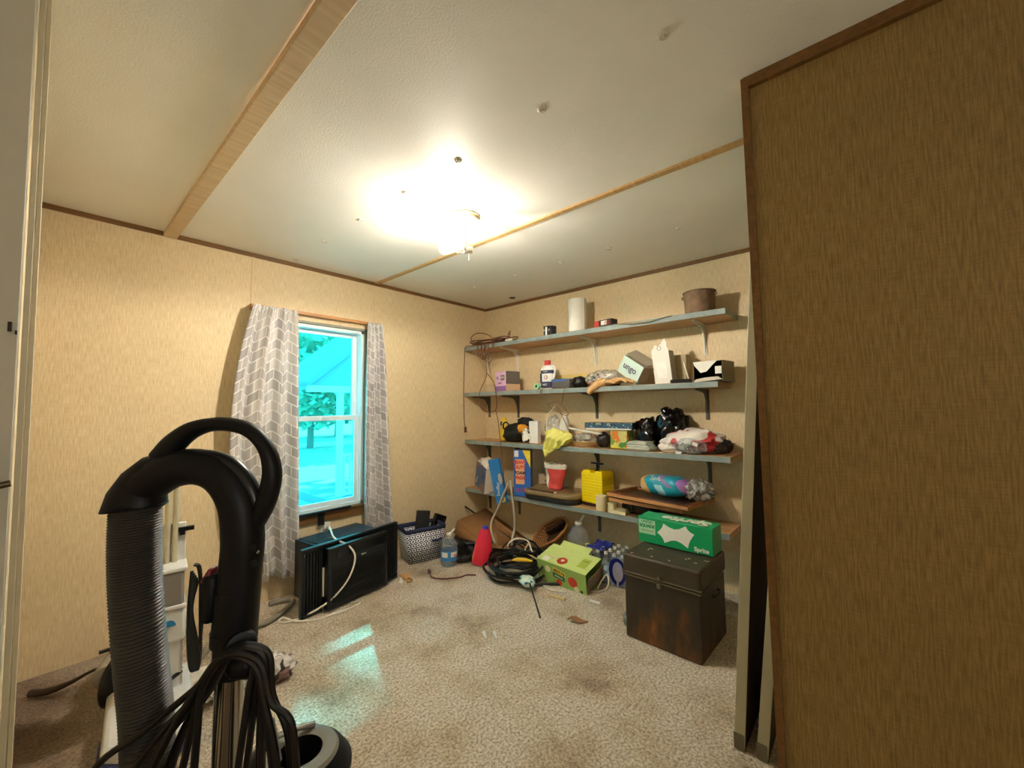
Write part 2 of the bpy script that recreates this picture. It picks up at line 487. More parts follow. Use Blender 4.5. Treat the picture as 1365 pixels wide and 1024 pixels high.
# partition with a free edge that is slightly out of plumb
b = MB()
e0, e1 = -2.606, -2.588
vs = [b.bm.verts.new(p) for p in ((-1.5, e0, 0), (-1.5, -4.28, 0), (-1.5, -4.28, H), (-1.5, e1, H), (-1.42, e0, 0), (-1.42, -4.28, 0), (-1.42, -4.28, H), (-1.42, e1, H))]
for ids in ((0, 1, 2, 3), (7, 6, 5, 4), (0, 3, 7, 4), (1, 5, 6, 2), (0, 4, 5, 1), (3, 2, 6, 7)): b.face([vs[i] for i in ids], WALL_SHADE)
struct('wall_partition', b, 'beige vinyl partition wall at the right, coloured darker for shade')
# trims
b = MB(); b.box((-1.44, -.008, H-.011), (2.9, .016, .022), DWOOD); struct('trim_1', b, 'brown cove strip over the window wall')
b = MB(); b.box((-.008, -2.15, H-.011), (.016, 4.26, .022), DWOOD); struct('trim_2', b, 'brown cove strip over the shelf wall')
b = MB(); b.box((-2.428, -2.1, H-.012), (.058, 4.3, .024), BWOOD)
struct('trim_3', b, 'wide tan batten across the ceiling at the left', bevel=.002)
b = MB(); b.box((-1.195, -2.1, H-.005), (.030, 4.3, .010), TWOOD); struct('trim_4', b, 'narrow tan batten across the ceiling behind the lamp')
b = MB(); b.box((-2.028, -.002, 1.96), (.016, .004, .34), WALL); struct('trim_5', b, 'vinyl seam strip above the left end of the window')
b = MB(); b.box((-1.20, -.002, 1.96), (.016, .004, .34), WALL); struct('trim_6', b, 'vinyl seam strip above the right end of the window')
b = MB(); b.box((-1.508, (e1-4.28)/2, H-.016), (.016, 4.28+e1, .032), DWOOD); struct('trim_7', b, 'brown strip along the top of the partition')
b = MB()
vs = []
for x0, x1, o0, o1 in ((-1.512, -1.5, 0, .030), ):
    for x in (-1.514, -1.46):
        vs.append([b.bm.verts.new(p) for p in ((x, -2.598, 0), (x, -2.616, 0), (x, -2.600, H), (x, -2.580, H))])
a, c = vs
b.face(a, DWOOD); b.face(c[::-1], DWOOD)
for k in range(4): b.face((a[k], a[(k+1) % 4], c[(k+1) % 4], c[k]), TWOOD if k == 3 else DWOOD)
struct('trim_8', b, 'brown upright strip on the free edge of the partition')
# door side: casing and closed white door facing the camera
b = MB(); b.box((-2.8655, -1.59, H/2), (.007, .03, H), CREAM); b.box((-2.874, -1.595, H/2), (.0085, .03, H), CREAM)
struct('trim_9', b, 'cream door casing at the left edge', bevel=.001)
b = MB(); b.box((-3.282, -1.6, 1.05), (.80, .035, 2.10), DOORW); b.box((-3.30, -1.618, 1.55), (.5, .004, .75), DOORW); b.box((-3.30, -1.618, .55), (.5, .004, .75), DOORW)
door = struct('door_1', b, 'white door at the left edge with a lever handle and dark strike plate', bevel=.002)
dk = M('dark_bronze', '#2A211A', .4, .7)
b = MB(); b.cyl((-2.94, -1.62, 1.03), (-2.94, -1.66, 1.03), .010, dk, 14); b.tube([(-2.94, -1.66, 1.03), (-2.91, -1.666, 1.035), (-2.880, -1.666, 1.041)], .006, M('lever_brass', '#6A5E48', .35, .8), 10); b.build('door_handle', door)
b = MB(); b.box((-2.893, -1.62, 1.328), (.005, .008, .018), dk); b.box((-2.885, -1.62, 1.318), (.003, .008, .007), dk); b.build('latch_plate', door)
b = MB(); b.box((-3.30, -1.595, 2.115), (.84, .04, .03), CREAM); struct('trim_10', b, 'cream head casing above the white door')

# ------------------------------------------------------------------ window
win = thing('window_1', 'white vinyl sash window with two panes set into the beige wall', 'window'); del win['category']; win['kind'] = 'structure'
b = MB()
yc, dp = .055, .10
wx = (WX0 + WX1) / 2; ww = WX1 - WX0; wz = (WZ0 + WZ1) / 2; wh = WZ1 - WZ0
b.box((WX0+.012, yc, wz), (.024, dp, wh), VINYLW); b.box((WX1-.012, yc, wz), (.024, dp, wh), VINYLW)
b.box((wx, yc, WZ1-.012), (ww, dp, .024), VINYLW); b.box((wx, yc, WZ0+.012), (ww, dp, .024), VINYLW)
b.build('window_frame', win, bevel=.002)
def sash(z0, z1, y, fw, bot, top, name):
    q = MB(); x0, x1 = WX0+.024, WX1-.030
    q.box(((x0+fw/2), y, (z0+z1)/2), (fw, .026, z1-z0), VINYLW); q.box(((x1-fw/2), y, (z0+z1)/2), (fw, .026, z1-z0), VINYLW)
    q.box(((x0+x1)/2, y, z0+bot/2), (x1-x0-2*fw, .026, bot), VINYLW); q.box(((x0+x1)/2, y, z1-top/2), (x1-x0-2*fw, .026, top), VINYLW)
    s_ = q.build(name, win, bevel=.003)
    g = MB(); g.box(((x0+x1)/2, y, (z0+bot+z1-top)/2), (x1-x0-2*fw, .004, z1-z0-bot-top), GLASS); g.build('glass_pane', s_)
    return s_
sash(1.09, WZ1-.024, .075, .034, .028, .030, 'upper_sash')
lo = sash(WZ0+.024, 1.118, .040, .030, .030, .034, 'lower_sash')
q = MB(); q.box((-1.56, .022, 1.108), (.05, .012, .012), VINYLW); q.build('sash_lock', lo)
# inner reveal + casing boards
q = MB()
for x in (WX0-.008, WX1+.008): q.box((x, -.004, wz), (.016, .012, wh+.03), M('reveal_grey', '#8C8878', .6))
q.box((wx, -.004, WZ1+.008), (ww+.03, .012, .016), MATS['reveal_grey']); q.build('window_casing', win)
q = MB(); q.box((wx-.01, -.010, .44), (ww+.06, .020, .060), DWOOD); q.box((wx-.01, -.018, .474), (ww+.06, .036, .012), DWOOD); q.build('window_sill', win, bevel=.002)
q = MB(); q.box((-1.62, -.034, .478), (.44, .020, .016), BLACKRUB); q.box((-1.60, -.024, .425), (.042, .005, .075), BLACKRUB); q.box((-1.60, -.03, .470), (.042, .016, .02), BLACKRUB)
q.build('black_tape', win)

# ------------------------------------------------------------------ curtains and rod
b = MB(); b.box((-1.615, -.030, 1.800), (.86, .022, .020), FRAMEWOOD); b.box((-2.03, -.012, 1.79), (.02, .024, .03), FRAMEWOOD); b.box((-1.20, -.012, 1.79), (.02, .024, .03), FRAMEWOOD)
tag(b.build('curtain_rod', bevel=.003), 'brown wooden curtain pole board above the window', 'curtain rod')

def curtain(x0t, x1t, x0b, x1b, z1, z0f, folds, cloth_w, y0, seed, label, flare=1.):
    def fn(u, v):
        z = z1 + (z0f(u) - z1) * v
        vv = v ** .8
        xa = x0t + (x0b - x0t) * vv - flare * math.sin(PI * v ** .9); xb = x1t + (x1b - x1t) * vv
        ph = folds * 2 * PI * u + seed
        amp = .013 + .018 * v
        x = xa + (xb - xa) * (u + .012 * math.sin(ph * 1.0))
        y = y0 - amp * (math.sin(ph) + .35 * math.sin(2.3 * ph + 1) ) - .012 * noise.noise(Vector((u * 5, v * 4, seed)))
        # gathered heading
        if v < .05: y += .004 * math.sin(u * 120) * (1 - v / .05)
        return (x, y, z)
    q = MB(); q.grid(fn, 120, 40, CURTAIN, uvf=lambda u, v: (u * cloth_w + seed, 1.6 - v * 1.6))
    return tag(q.build('curtain', solid=.0015, angle=180), label, 'curtain')
curtain(-2.045, -1.80, -2.06, -1.775, 1.800, lambda u: .16 - .02 * u - .015 * math.sin(u * 9), 3.2, .80, -.085, .3,
        'wide grey geometric print curtain at the left side of the window', .10)
curtain(-1.30, -1.17, -1.315, -1.07, 1.800, lambda u: .26, 3.5, .62, -.072, 1.9,
        'narrow gathered grey curtain at the right side of the window', .01)

# ------------------------------------------------------------------ outside
LAWN = M('lawn_grass', '#8FB8A4', .9, var=.2, scale=3.5)
b = MB(); b.box((4, 22, -.75), (90, 42, .1), LAWN); struct('ground_outside', b, 'sunlit lawn outside the window')
b = MB(); b.box((6, 19, -.69), (60, 2.6, .02), M('road_pale', '#D8D6CE', .8)); struct('road_outside', b, 'pale road beyond the lawn')
pw = M('porch_white', '#E6ECEC', .6, var=.03); pr = M('porch_siding', '#7F98A2', .6, var=.05); rf = M('porch_roof', '#8296A0', .8)
por = thing('porch', 'neighbouring white porch with gable roof and railing seen through the window', 'porch')
b = MB(); F = Matrix.Translation((0, 5.0, 0)) @ rotm(90, 0, 0)
b.prism([(.33, 1.60), (2.1, 3.05), (3.84, 1.60)], -1.6, 0, pr, F); b.build('gable', por)
b = MB()
b.prism([(.30, 1.68), (.36, 1.60), (2.1, 3.05), (2.1, 3.2)], -1.9, .06, rf, F); b.prism([(4.0, 1.62), (3.92, 1.54), (2.1, 3.05), (2.1, 3.2)], -1.9, .06, rf, F)
b.build('roof', por)
b = MB(); b.box((2.1, 5.02, 1.55), (3.5, .1, .12), pw); b.build('beam', por)
for x in (.98, 2.6, 3.5):
    b = MB(); b.box((x, 5.03, .4), (.10, .10, 2.3), pw); b.build('post', por)
b = MB(); b.box((2.3, 6.0, -.62), (3.2, 2.4, .16), pr); b.build('deck', por)
b = MB(); b.box((1.8, 5.0, .26), (1.6, .06, .05), pw); b.box((1.8, 5.0, -.5), (1.6, .06, .05), pw)
for k in range(13): b.box((1.06 + k*.125, 5.0, -.12), (.035, .035, .74), pw)
b.build('railing', por)

leaf = M('tree_leaf', '#8AB8A0', .7, var=.3, scale=6)
def tree(x, y, h, r, n, seed, label, size=.22, lean=0, zc=.72, ze=.36):
    rnd = random.Random(seed)
    t = thing('leafy_tree', label, 'tree', (x, y, -.7))
    q = MB(); q.tube([(lean, 0, 0), (lean*.8 + .05, .03, h*.4), (-.05, .05, h*.75)], [.16, .12, .05], M('bark', '#8A8A80', .9), 10); q.build('trunk', t)
    q = MB()
    for _ in range(n):
        while True:
            p = Vector((rnd.uniform(-1, 1), rnd.uniform(-1, 1), rnd.uniform(-1, 1)))
            if p.length < 1: break
        c = Vector((p.x*r, p.y*r, h*zc + p.z*h*ze))
        a, bb = Vector((rnd.uniform(-1, 1), rnd.uniform(-1, 1), rnd.uniform(-.6, .6))).normalized(), Vector((rnd.uniform(-1, 1), rnd.uniform(-1, 1), rnd.uniform(-1, 1)))
        s_ = size * rnd.uniform(.6, 1.3); d2 = a.cross(bb).normalized() * s_ * .5
        q.face([q.bm.verts.new(c - a*s_), q.bm.verts.new(c + d2), q.bm.verts.new(c + a*s_), q.bm.verts.new(c - d2)], leaf)
    f = q.build('crown', t); f['kind'] = 'stuff'
tree(-3.2, 14.5, 7, 2.2, 900, 3, 'leafy tree left of the porch outside, seen through the window edge')
tree(5.6, 17.5, 6.5, 2.9, 2600, 5, 'bushy tree straight behind the porch roof outside', .26, 0, .55, .42)
tree(10.5, 25, 8.5, 4.2, 2600, 8, 'far bushy tree across the pale road outside', .4, 0, .52, .42)
tree(3.2, 11.6, 15, 2.4, 1500, 11, 'tallest leaning tree whose crown shades the window', .3, -3.2)

# ------------------------------------------------------------------ outlet, ceiling lamp
o = thing('wall_outlet', 'white wall outlet with a plug below the window sill', 'outlet', (-1.563, 0, .35))
b = MB(); b.box((0, -.004, 0), (.070, .008, .112), WHITEPL); b.build('cover_plate', o, bevel=.002)
b = MB(); b.box((0, -.018, .02), (.034, .022, .034), WHITEPL); b.build('plug', o, bevel=.004)

fx = thing('ceiling_light', 'bare bulb lamp holder on a round cream canopy at the ceiling', 'ceiling light', (-1.48, -1.33, H))
ivory = M('ivory_porcelain', '#E4D9B4', .3, var=.03)
b = MB(); b.lathe([(.072, 0), (.074, -.008), (.066, -.014), (.064, -.022), (.050, -.030), (.020, -.034), (0, -.034)], ivory, seg=36); b.build('canopy', fx)
b = MB(); b.cyl((0, 0, -.03), (0, 0, -.168), .0075, ivory, 12); b.build('stem', fx)
b = MB(); b.cyl((-.030, .022, -.172), (-.004, .003, -.172), .018, M('socket_metal', '#B6AE9A', .3, .6), 18); b.cyl((.004, -.003, -.172), (.030, -.022, -.172), .018, MATS['socket_metal'], 18); b.lathe([(0, .02), (.014, .016), (.016, 0), (.014, -.016), (0, -.02)], MATS['socket_metal'], (0, 0, -.172), 18)
b.build('twin_socket', fx)
b = MB(); b.tube([(.012, -.012, -.185), (.013, -.014, -.205), (.012, -.015, -.225)], .0012, BROWNCORD, 6); b.lathe([(0, .004), (.004, 0), (0, -.004)], BROWNCORD, (.012, -.015, -.228), 8); b.build('pull_chain', fx)
BULB = M('lit_bulb', '#FFF3D6', .3, emit='#FFE2B0', estr=1.)
bb = MB(); rb = Vector((-.030, .022, 0)).normalized()
Fm = Matrix.Translation((-.030, .022, -.172)) @ rb.to_track_quat('Z', 'Y').to_matrix().to_4x4()
prof = [(.012, 0), (.014, .012), (.022, .030), (.029, .048), (.0305, .062), (.027, .078), (.016, .090), (0, .094)]
rings = []
for r_, z_ in prof:
    rings.append([bb.bm.verts.new(Fm @ Vector((r_*math.cos(k*PI/12), r_*math.sin(k*PI/12), z_))) for k in range(24)] if r_ > 0 else [bb.bm.verts.new(Fm @ Vector((0, 0, z_)))])
for a, c in zip(rings, rings[1:]):
    for k in range(24):
        if len(c) == 1: bb.face((a[k], a[(k+1) % 24], c[0]), BULB)
        else: bb.face((a[k], a[(k+1) % 24], c[(k+1) % 24], c[k]), BULB)
bb.build('bulb', fx, angle=180)

# ------------------------------------------------------------------ shelves
SH = {1: 1.722, 2: 1.300, 3: .866, 4: .434}
SD = .285; ST = .034
def bracket(parent, y, mat, arm=.235, drop=.20):
    q = MB(); ys = y
    q.box((-.004, ys, -ST-drop/2), (.006, .024, drop), mat)                     # wall leg
    q.box((-arm/2, ys, -ST-.003), (arm, .024, .006), mat)                       # shelf arm
    poly = [(-.006, -ST-.004), (-arm+.01, -ST-.004), (-arm+.01, -ST-.012), (-arm*.6, -ST-.017), (-arm*.30, -ST-.027), (-.050, -ST-.046), (-.026, -ST-.085), (-.017, -ST-drop*.7), (-.010, -ST-drop+.01), (-.006, -ST-drop+.01)]
    Fb = Matrix.Translation((0, ys, 0)) @ rotm(90, 0, 0)
    q.prism(poly, -.004, .004, mat, Fb)
    return q.build('bracket', parent, bevel=.001)
def shelf(i, y1, mat, brs, label, arm=.235):
    t = thing('wall_shelf', label, 'shelf', (0, 0, SH[i]), group='long wall shelves')
    q = MB(); q.box((-SD/2, y1/2 - .001, -ST/2), (SD-.001, -y1-.002, ST), RAWWOOD, mats={'left': PAINTBLUE, 'front': PAINTBLUE if i == 1 else RAWWOOD})
    q.build('board', t, bevel=.0015)
    for y in brs: bracket(t, y, mat, arm)
    return t
shelf(1, -2.225, STEELW, (-.05, -.415, -1.22, -2.03), 'topmost long shelf with white brackets and a blue-grey front edge')
shelf(2, -2.17, STEELG, (-.05, -.415, -1.22, -2.03), 'second long shelf from the top with grey brackets and a blue-grey edge')
shelf(3, -2.22, STEELG, (-.05, -.415, -1.22, -2.03), 'third long shelf from the top, the one above the picture frames')
shelf(4, -2.20, STEELG, (-.05, -.415, -1.22, -2.03), 'lowest long shelf with bare dark end at the room corner')

# ================================================================== THINGS ON THE SHELVES
# local frame of every shelf thing: X runs right along the shelf, Y into the wall, Z up, origin at the base
def on(i, name, label, cat, x, y, rz=0, group=None, dz=0, rot=None):
    t = thing(name, label, cat, (x, y, SH[i] + .001 + dz), -90 + rz, group)
    if rot: t.rotation_euler = (rotm(0, 0, -90 + rz) @ rotm(*rot)).to_euler()
    return t
white = M('white_card', '#E6E2D8', .6, var=.04); black = M('black_card', '#141414', .5)
navy = M('navy_print', '#2A2E52', .4); redp = M('red_print', '#C23A35', .45)

# ---- topmost shelf
# brown extension cord bundle hanging over the left end
t = thing('extension_cord', 'tangled brown extension cord bundle draped over the left end of the topmost shelf', 'extension cord', (0, 0, 0))
q = MB(); rnd = random.Random(4)
for k in range(9):
    cx, cy, a, c_ = -.17 + rnd.uniform(-.05, .05), -.27 + rnd.uniform(-.08, .08), rnd.uniform(.16, .22), rnd.uniform(.05, .09)
    z0 = SH[1] + .008 + .006 * k; tw = rnd.uniform(-.35, .35)
    pts = []
    for s_ in range(10):
        an = s_ / 9 * 2 * PI * .97
        u, v = math.cos(an) * c_, math.sin(an) * a
        pts.append((cx + u*math.cos(tw) - v*math.sin(tw)*.3, min(-.03, cy + v), z0 + .006*math.sin(an*3 + k)))
    q.tube(pts, .0046, BROWNCORD, 6, 4)
# loops slung over the front edge
for k, (y0, y1, dz) in enumerate(((-.19, -.25, .10), (-.24, -.29, .14), (-.28, -.40, .17), (-.33, -.38, .09), (-.20, -.33, .13))):
    q.tube([(-.20, y0, SH[1]+.012), (-.292, y0, SH[1]+.006), (-.300, y0-.005, SH[1]-dz*.6), (-.302, (y0+y1)/2, SH[1]-dz), (-.300, y1+.005, SH[1]-dz*.6), (-.292, y1, SH[1]+.006), (-.20, y1, SH[1]+.012)], .0034, BROWNCORD, 6, 5)
q.tube([(-.18, -.08, SH[1]+.03), (-.22, -.02, SH[1]+.09), (-.2, -.10, SH[1]+.135), (-.17, -.22, SH[1]+.10), (-.15, -.26, SH[1]+.02)], .004, BROWNCORD, 6, 6)
q.build('coil', t)
q = MB()
q.tube([(-.22, -.06, SH[1]+.012), (-.292, -.028, SH[1]+.002), (-.302, -.022, 1.60), (-.303, -.010, 1.33), (-.302, -.014, 1.05), (-.303, -.030, .985)], .0036, BROWNCORD, 6, 6)
q.box((-.303, -.031, .962), (.014, .022, .05), BROWNCORD); q.build('hanging_end', t)
q = MB()
q.tube([(-.25, -.28, SH[1]+.01), (-.305, -.30, 1.68), (-.31, -.315, 1.45), (-.33, -.25, 1.30), (-.34, -.26, 1.18), (-.33, -.33, 1.125), (-.32, -.43, 1.14), (-.315, -.435, 1.25), (-.312, -.40, 1.38), (-.31, -.32, 1.46)], .0034, BROWNCORD, 6, 6)
q.tube([(-.32, -.43, 1.14), (-.318, -.455, 1.05), (-.316, -.48, .86), (-.316, -.512, .68), (-.318, -.50, .50)], .003, BROWNCORD, 6, 6)
q.build('hanging_loop', t)
t = on(1, 'plug_block', 'small white plug block with a bent brown lead on the topmost shelf', 'plug', -.22, -.50, -20)
q = MB(); q.box((0, 0, .016), (.075, .035, .030), WHITEPL, rot=(0, 0, 8), taper=(.8, .9)); q.build('housing', t, bevel=.004)
q = MB(); q.tube([(-.045, .01, .02), (-.05, .02, .07), (-.01, .02, .10), (.02, 0, .085), (.018, 0, .035)], .005, BROWNCORD, 8); q.build('lead', t)
t = on(1, 'paint_can', 'small dark label can with white stripe on the topmost shelf', 'can', -.20, -.925)
q = MB(); q.lathe([(0, 0), (.050, 0), (.051, .003), (.051, .072), (.053, .075), (.053, .079), (.047, .079), (.046, .074), (0, .074)], M('can_label', '#2E3038', .35, var=.3, scale=50), seg=28); q.build('can', t)
q = MB(); q.box((0, -.0515, .038), (.016, .004, .066), white); q.build('label_stripe', t)
text(t, 'W', .022, (-.025, -.050, .045), white, rz=0); text(t, 'D', .022, (.025, -.050, .045), white)
t = on(1, 'paper_towel_roll', 'tall white paper towel roll standing on the topmost shelf', 'paper towel roll', -.15, -1.153)
q = MB(); q.lathe([(.020, 0), (.068, 0), (.070, .004), (.070, .262), (.068, .266), (.021, .266), (.020, .255), (.020, 0)], M('paper_towel', '#F3F0E8', .9, var=.02, bump=.4, bscale=120), seg=36); q.build('roll', t)
q = MB(); q.box((.066, -.020, .135), (.012, .004, .262), MATS['paper_towel'], rot=(0, 0, -30)); q.build('loose_sheet', t)
t = on(1, 'small_carton', 'tiny red and black carton lying on the topmost shelf right of the paper towels', 'box', -.22, -1.43, -10)
q = MB(); q.box((0, 0, .026), (.15, .07, .052), black, mats={'left': redp, 'front': M('carton_front', '#3A2B28', .4)}); q.build('carton', t, bevel=.001)
q = MB(); q.box((-.055, -.0355, .026), (.038, .002, .05), redp); q.box((0.01, -.0355, .03), (.05, .0015, .03), white); q.build('red_panel', t)
text(t, 'A2', .035, (.035, -.0365, .028), redp)
t = on(1, 'paper_sheet', 'thin dark curled sheet hanging over the front edge of the topmost shelf', 'sheet', -.2, -1.72)
q = MB(); q.grid(lambda u, v: (-.20+.40*u, -.088-.004+.16*(1-v)*0-.0 + (.14*(1-v) if v < 1 else 0) - .006*v, .003 + .006*math.sin(u*5) - .030*v**6*math.sin(PI*min(1, u*1.1))), 16, 8, M('dark_sheet', '#857A62', .6))
q.build('sheet', t, solid=.002)
t = on(1, 'bucket', 'rusty brown bucket with an uneven rim on the right end of the topmost shelf', 'bucket', -.14, -2.045)
rust = M('rusty_metal', '#8A7058', .7, .2, var=.35, scale=22, bump=.3)
q = MB(); q.lathe([(0, .002), (.083, 0), (.086, .004), (.094, .145), (.098, .148), (.098, .152), (.091, .152), (.083, .006), (0, .006)], rust, seg=36); q.build('pail', t)
for sg in (-1, 1):
    q = MB(); q.cyl((sg*.088, -.01, .125), (sg*.104, -.012, .128), .010, rust, 12); q.build('handle_ear', t)

# ---- second shelf
t = on(2, 'small_box', 'pink and purple printed carton with grey sides on the second shelf from the top', 'box', -.19, -.455, -12)
gry = M('box_grey', '#6E665E', .6)
q = MB(); q.box((0, 0, .085), (.155, .15, .170), gry, mats={'front': M('pink_print', '#DDB4DA', .5, var=.05)}); q.build('carton', t, bevel=.0015)
q = MB(); q.box((0, -.076, .022), (.155, .002, .044), M('purple_print', '#8E66A8', .5)); q.box((.0785, 0, .030), (.003, .15, .060), M('peach_print', '#D9B896', .5)); q.build('printed_band', t)
text(t, 'A', .045, (-.045, -.0765, .115), gry); q = MB(); q.box((.030, -.0765, .115), (.055, .002, .045), gry); q.build('dark_window', t)
text(t, 'OUT', .022, (.030, -.078, .115), white); text(t, 'adhesive', .018, (-.01, -.0765, .07), gry)
t = on(2, 'small_box', 'flat pale cardboard box lying behind the pink carton on the second shelf', 'box', -.10, -.235, 6)
q = MB(); q.box((0, 0, .035), (.20, .11, .07), M('pale_card', '#C9B493', .7)); q.build('carton', t, bevel=.0015)
# household fluid bottle
t = on(2, 'chemical_bottle', 'white bottle with a red cap and dark blue label on the second shelf', 'bottle', -.20, -.895)
q = MB(); q.lathe([(0, 0), (.052, 0), (.056, .006), (.056, .155), (.050, .178), (.030, .192), (.026, .196)], WHITEPL, seg=32, sx=1.08, sy=.72); q.build('body', t)
q = MB(); q.lathe([(.028, .192), (.028, .228), (.024, .232), (0, .232)], M('red_cap', '#D0343A', .35), seg=24, sx=1, sy=.9); q.build('cap', t)
q = MB(); q.tube([(.030, 0, .190), (.062, 0, .183), (.070, 0, .150), (.064, 0, .10), (.055, 0, .085)], .009, WHITEPL, 10); q.build('handle', t)
q = MB(); q.lathe([(.0568, .012), (.0568, .060)], navy, seg=32, sx=1.08, sy=.72); q.lathe([(.0566, .125), (.0566, .152)], navy, seg=32, sx=1.08, sy=.72); q.box((-.044, -.030, .09), (.016, .012, .075), navy, rot=(0, 0, -38)); q.build('label', t)
q = MB(); q.lathe([(0, 0), (.016, 0), (.016, .002), (0, .002)], M('label_orange', '#B5643C', .4), (.012, -.0405, .095), 20, rot=(90, 0, 0)); q.lathe([(0, 0), (.009, 0), (.009, .003), (0, .003)], WHITEPL, (.012, -.0408, .095), 20, rot=(90, 0, 0)); q.build('emblem', t)
text(t, 'HEET', .020, (0, -.0425, .036), white); text(t, 'CLEAN', .014, (.004, -.0425, .140), white)
t = on(2, 'tape_roll', 'small mint green tape roll with its core facing out at the shelf edge', 'tape roll', -.262, -.838)
mint = M('mint_plastic', '#A9E0B8', .4)
q = MB(); q.lathe([(.012, -.018), (.023, -.018), (.024, 0), (.023, .018), (.012, .018), (.012, -.018)], mint, (0, 0, .0245), 24, rot=(90, 0, 0)); q.build('roll', t)
q = MB(); q.lathe([(.0118, -.019), (.0118, .017), (.008, .017), (.008, -.019), (.0118, -.019)], M('core_green', '#2F7A3E', .5), (0, 0, .0245), 20, rot=(90, 0, 0)); q.build('core', t)
t = on(2, 'long_box', 'long yellow cardboard box lying against the wall on the second shelf', 'box', -.045, -1.03)
q = MB(); q.box((0, 0, .06), (.42, .07, .115), M('yellow_card', '#D9BF72', .6, var=.05)); q.build('carton', t, bevel=.0015)
t = on(2, 'tool_case', 'blue topped grey case tilted on the second shelf beside the red capped bottle', 'case', -.19, -1.05, -12)
q = MB(); q.box((0, 0, .036), (.20, .10, .066), M('case_grey', '#5C5A58', .5), mats={'top': M('case_blue', '#5B82C8', .45)}, rot=(0, 0, 0)); q.build('body', t, bevel=.003)
q = MB(); q.box((-.02, -.048, .064), (.15, .012, .020), MATS['case_blue'], rot=(30, 0, 0)); q.box((.0, -.02, .071), (.16, .06, .006), MATS['case_blue']); q.build('lid', t, bevel=.002)
t = on(2, 'tool_pouch', 'crumpled black pouch with loose leads between the blue case and the bag of hardware', 'pouch', -.17, -1.175)
q = MB(); q.blob((0, 0, .042), (.055, .07, .05), black, .35, 2.2, 3, 3, -.8); q.build('pouch', t)
# thin brown wire trailing over the edge
t = thing('wire', 'thin brown wire trailing from the second shelf in a loop above the yellow bag', 'wire', (0, 0, 0))
q = MB(); q.tube([(-.20, -1.17, 1.335), (-.26, -1.16, 1.35), (-.295, -1.12, 1.30), (-.302, -1.105, 1.24), (-.30, -1.09, 1.19)], .0022, BROWNCORD, 6)
q.tube([(-.25, -1.08, 1.312), (-.27, -.98, 1.310), (-.298, -.915, 1.303), (-.303, -.90, 1.27), (-.302, -.95, 1.22), (-.30, -1.0, 1.195), (-.30, -1.06, 1.195), (-.302, -1.12, 1.15), (-.302, -1.15, 1.105), (-.30, -1.11, 1.10), (-.298, -1.0, 1.15), (-.30, -.965, 1.18), (-.302, -1.01, 1.185), (-.30, -1.07, 1.14), (-.298, -1.11, 1.06), (-.296, -1.155, .975)], .0026, BROWNCORD, 6)
q.tube([(-.30, -1.03, 1.165), (-.302, -.985, 1.12), (-.303, -.955, 1.06), (-.30, -.945, .985)], .0024, WHITECORD, 6)
q.build('strand', t)
t = on(2, 'hardware_bag', 'clear bag of small hardware parts lying behind the leather glove on the second shelf', 'bag', -.155, -1.375, 8)
q = MB(); q.blob((0, 0, .060), (.14, .085, .068), FILM, .22, 2.6, 7, 3, -.85); q.build('bag', t)
q = MB(); rnd = random.Random(5)
for k in range(26):
    q.box((rnd.uniform(-.10, .10), rnd.uniform(-.05, .04), rnd.uniform(.014, .08)), (rnd.uniform(.02, .06), rnd.uniform(.012, .03), rnd.uniform(.01, .02)), rnd.choice([white, MATS['label_orange'], MATS['case_grey'], STEELG]), rot=(rnd.uniform(-30, 30), rnd.uniform(-30, 30), rnd.uniform(0, 180)))
ob = q.build('contents', t); ob['kind'] = 'stuff'
tan = M('tan_leather', '#D2A672', .7, var=.12, scale=40, bump=.4)
t = on(2, 'work_glove', 'tan leather work glove hanging over the front edge of the second shelf', 'glove', -.24, -1.46, -8)
q = MB(); q.blob((.02, 0, .030), (.085, .055, .026), tan, .18, 2.5, 2, 3, -.8, rot=(0, -8, 0)); q.tube([(-.02, -.02, .03), (-.06, -.045, .020), (-.105, -.062, -.012), (-.135, -.068, -.045)], [.030, .033, .027, .018], tan, 10); q.build('palm', t)
for k, (a, l) in enumerate(((-14, .11), (0, .125), (13, .12), (28, .09))):
    q = MB(); ax, ay = math.cos(R(a)), math.sin(R(a)); s0 = Vector((.07, -.028 + .018*k, .030))
    q.tube([s0, s0 + Vector((ax*l*.5, ay*l*.5, .010)), s0 + Vector((ax*l, ay*l, -.012))], [.012, .012, .008], tan, 8); q.build('finger', t)
q = MB(); q.tube([(.0, -.05, .03), (.05, -.066, .03), (.085, -.060, .018)], [.013, .012, .008], tan, 8); q.build('thumb', t)
# mint carton standing tilted with open flap
t = on(2, 'open_carton', 'pale mint carton tipped on its corner with an open flap on the second shelf', 'box', -.17, -1.645, -14, dz=.0)
mc = M('mint_card', '#CDE3DA', .55, var=.04)
t.rotation_euler = (rotm(0, 0, -90 - 14) @ rotm(0, 33, 0)).to_euler(); t.location = (-.17, -1.535, SH[2] + .158)
q = MB(); q.box((.0795, .04, .0), (.19, .11, .125), M('card_inner', '#A9A08C', .7), mats={'front': mc, 'left': mc, 'top': MATS['card_inner']}); q.build('carton', t, bevel=.0015)
q = MB(); q.box((.06, .075, .080), (.20, .09, .003), MATS['card_inner'], rot=(24, 0, 0)); q.build('flap', t)
text(t, 'ungo', .062, (.075, -.0165, .004), M('print_violet', '#5C5468', .5), bold=.001)
q = MB(); q.box((.172, -.02, -.052), (.028, .02, .014), M('sky_blue', '#7FC4D8', .5)); q.build('corner_sticker', t)
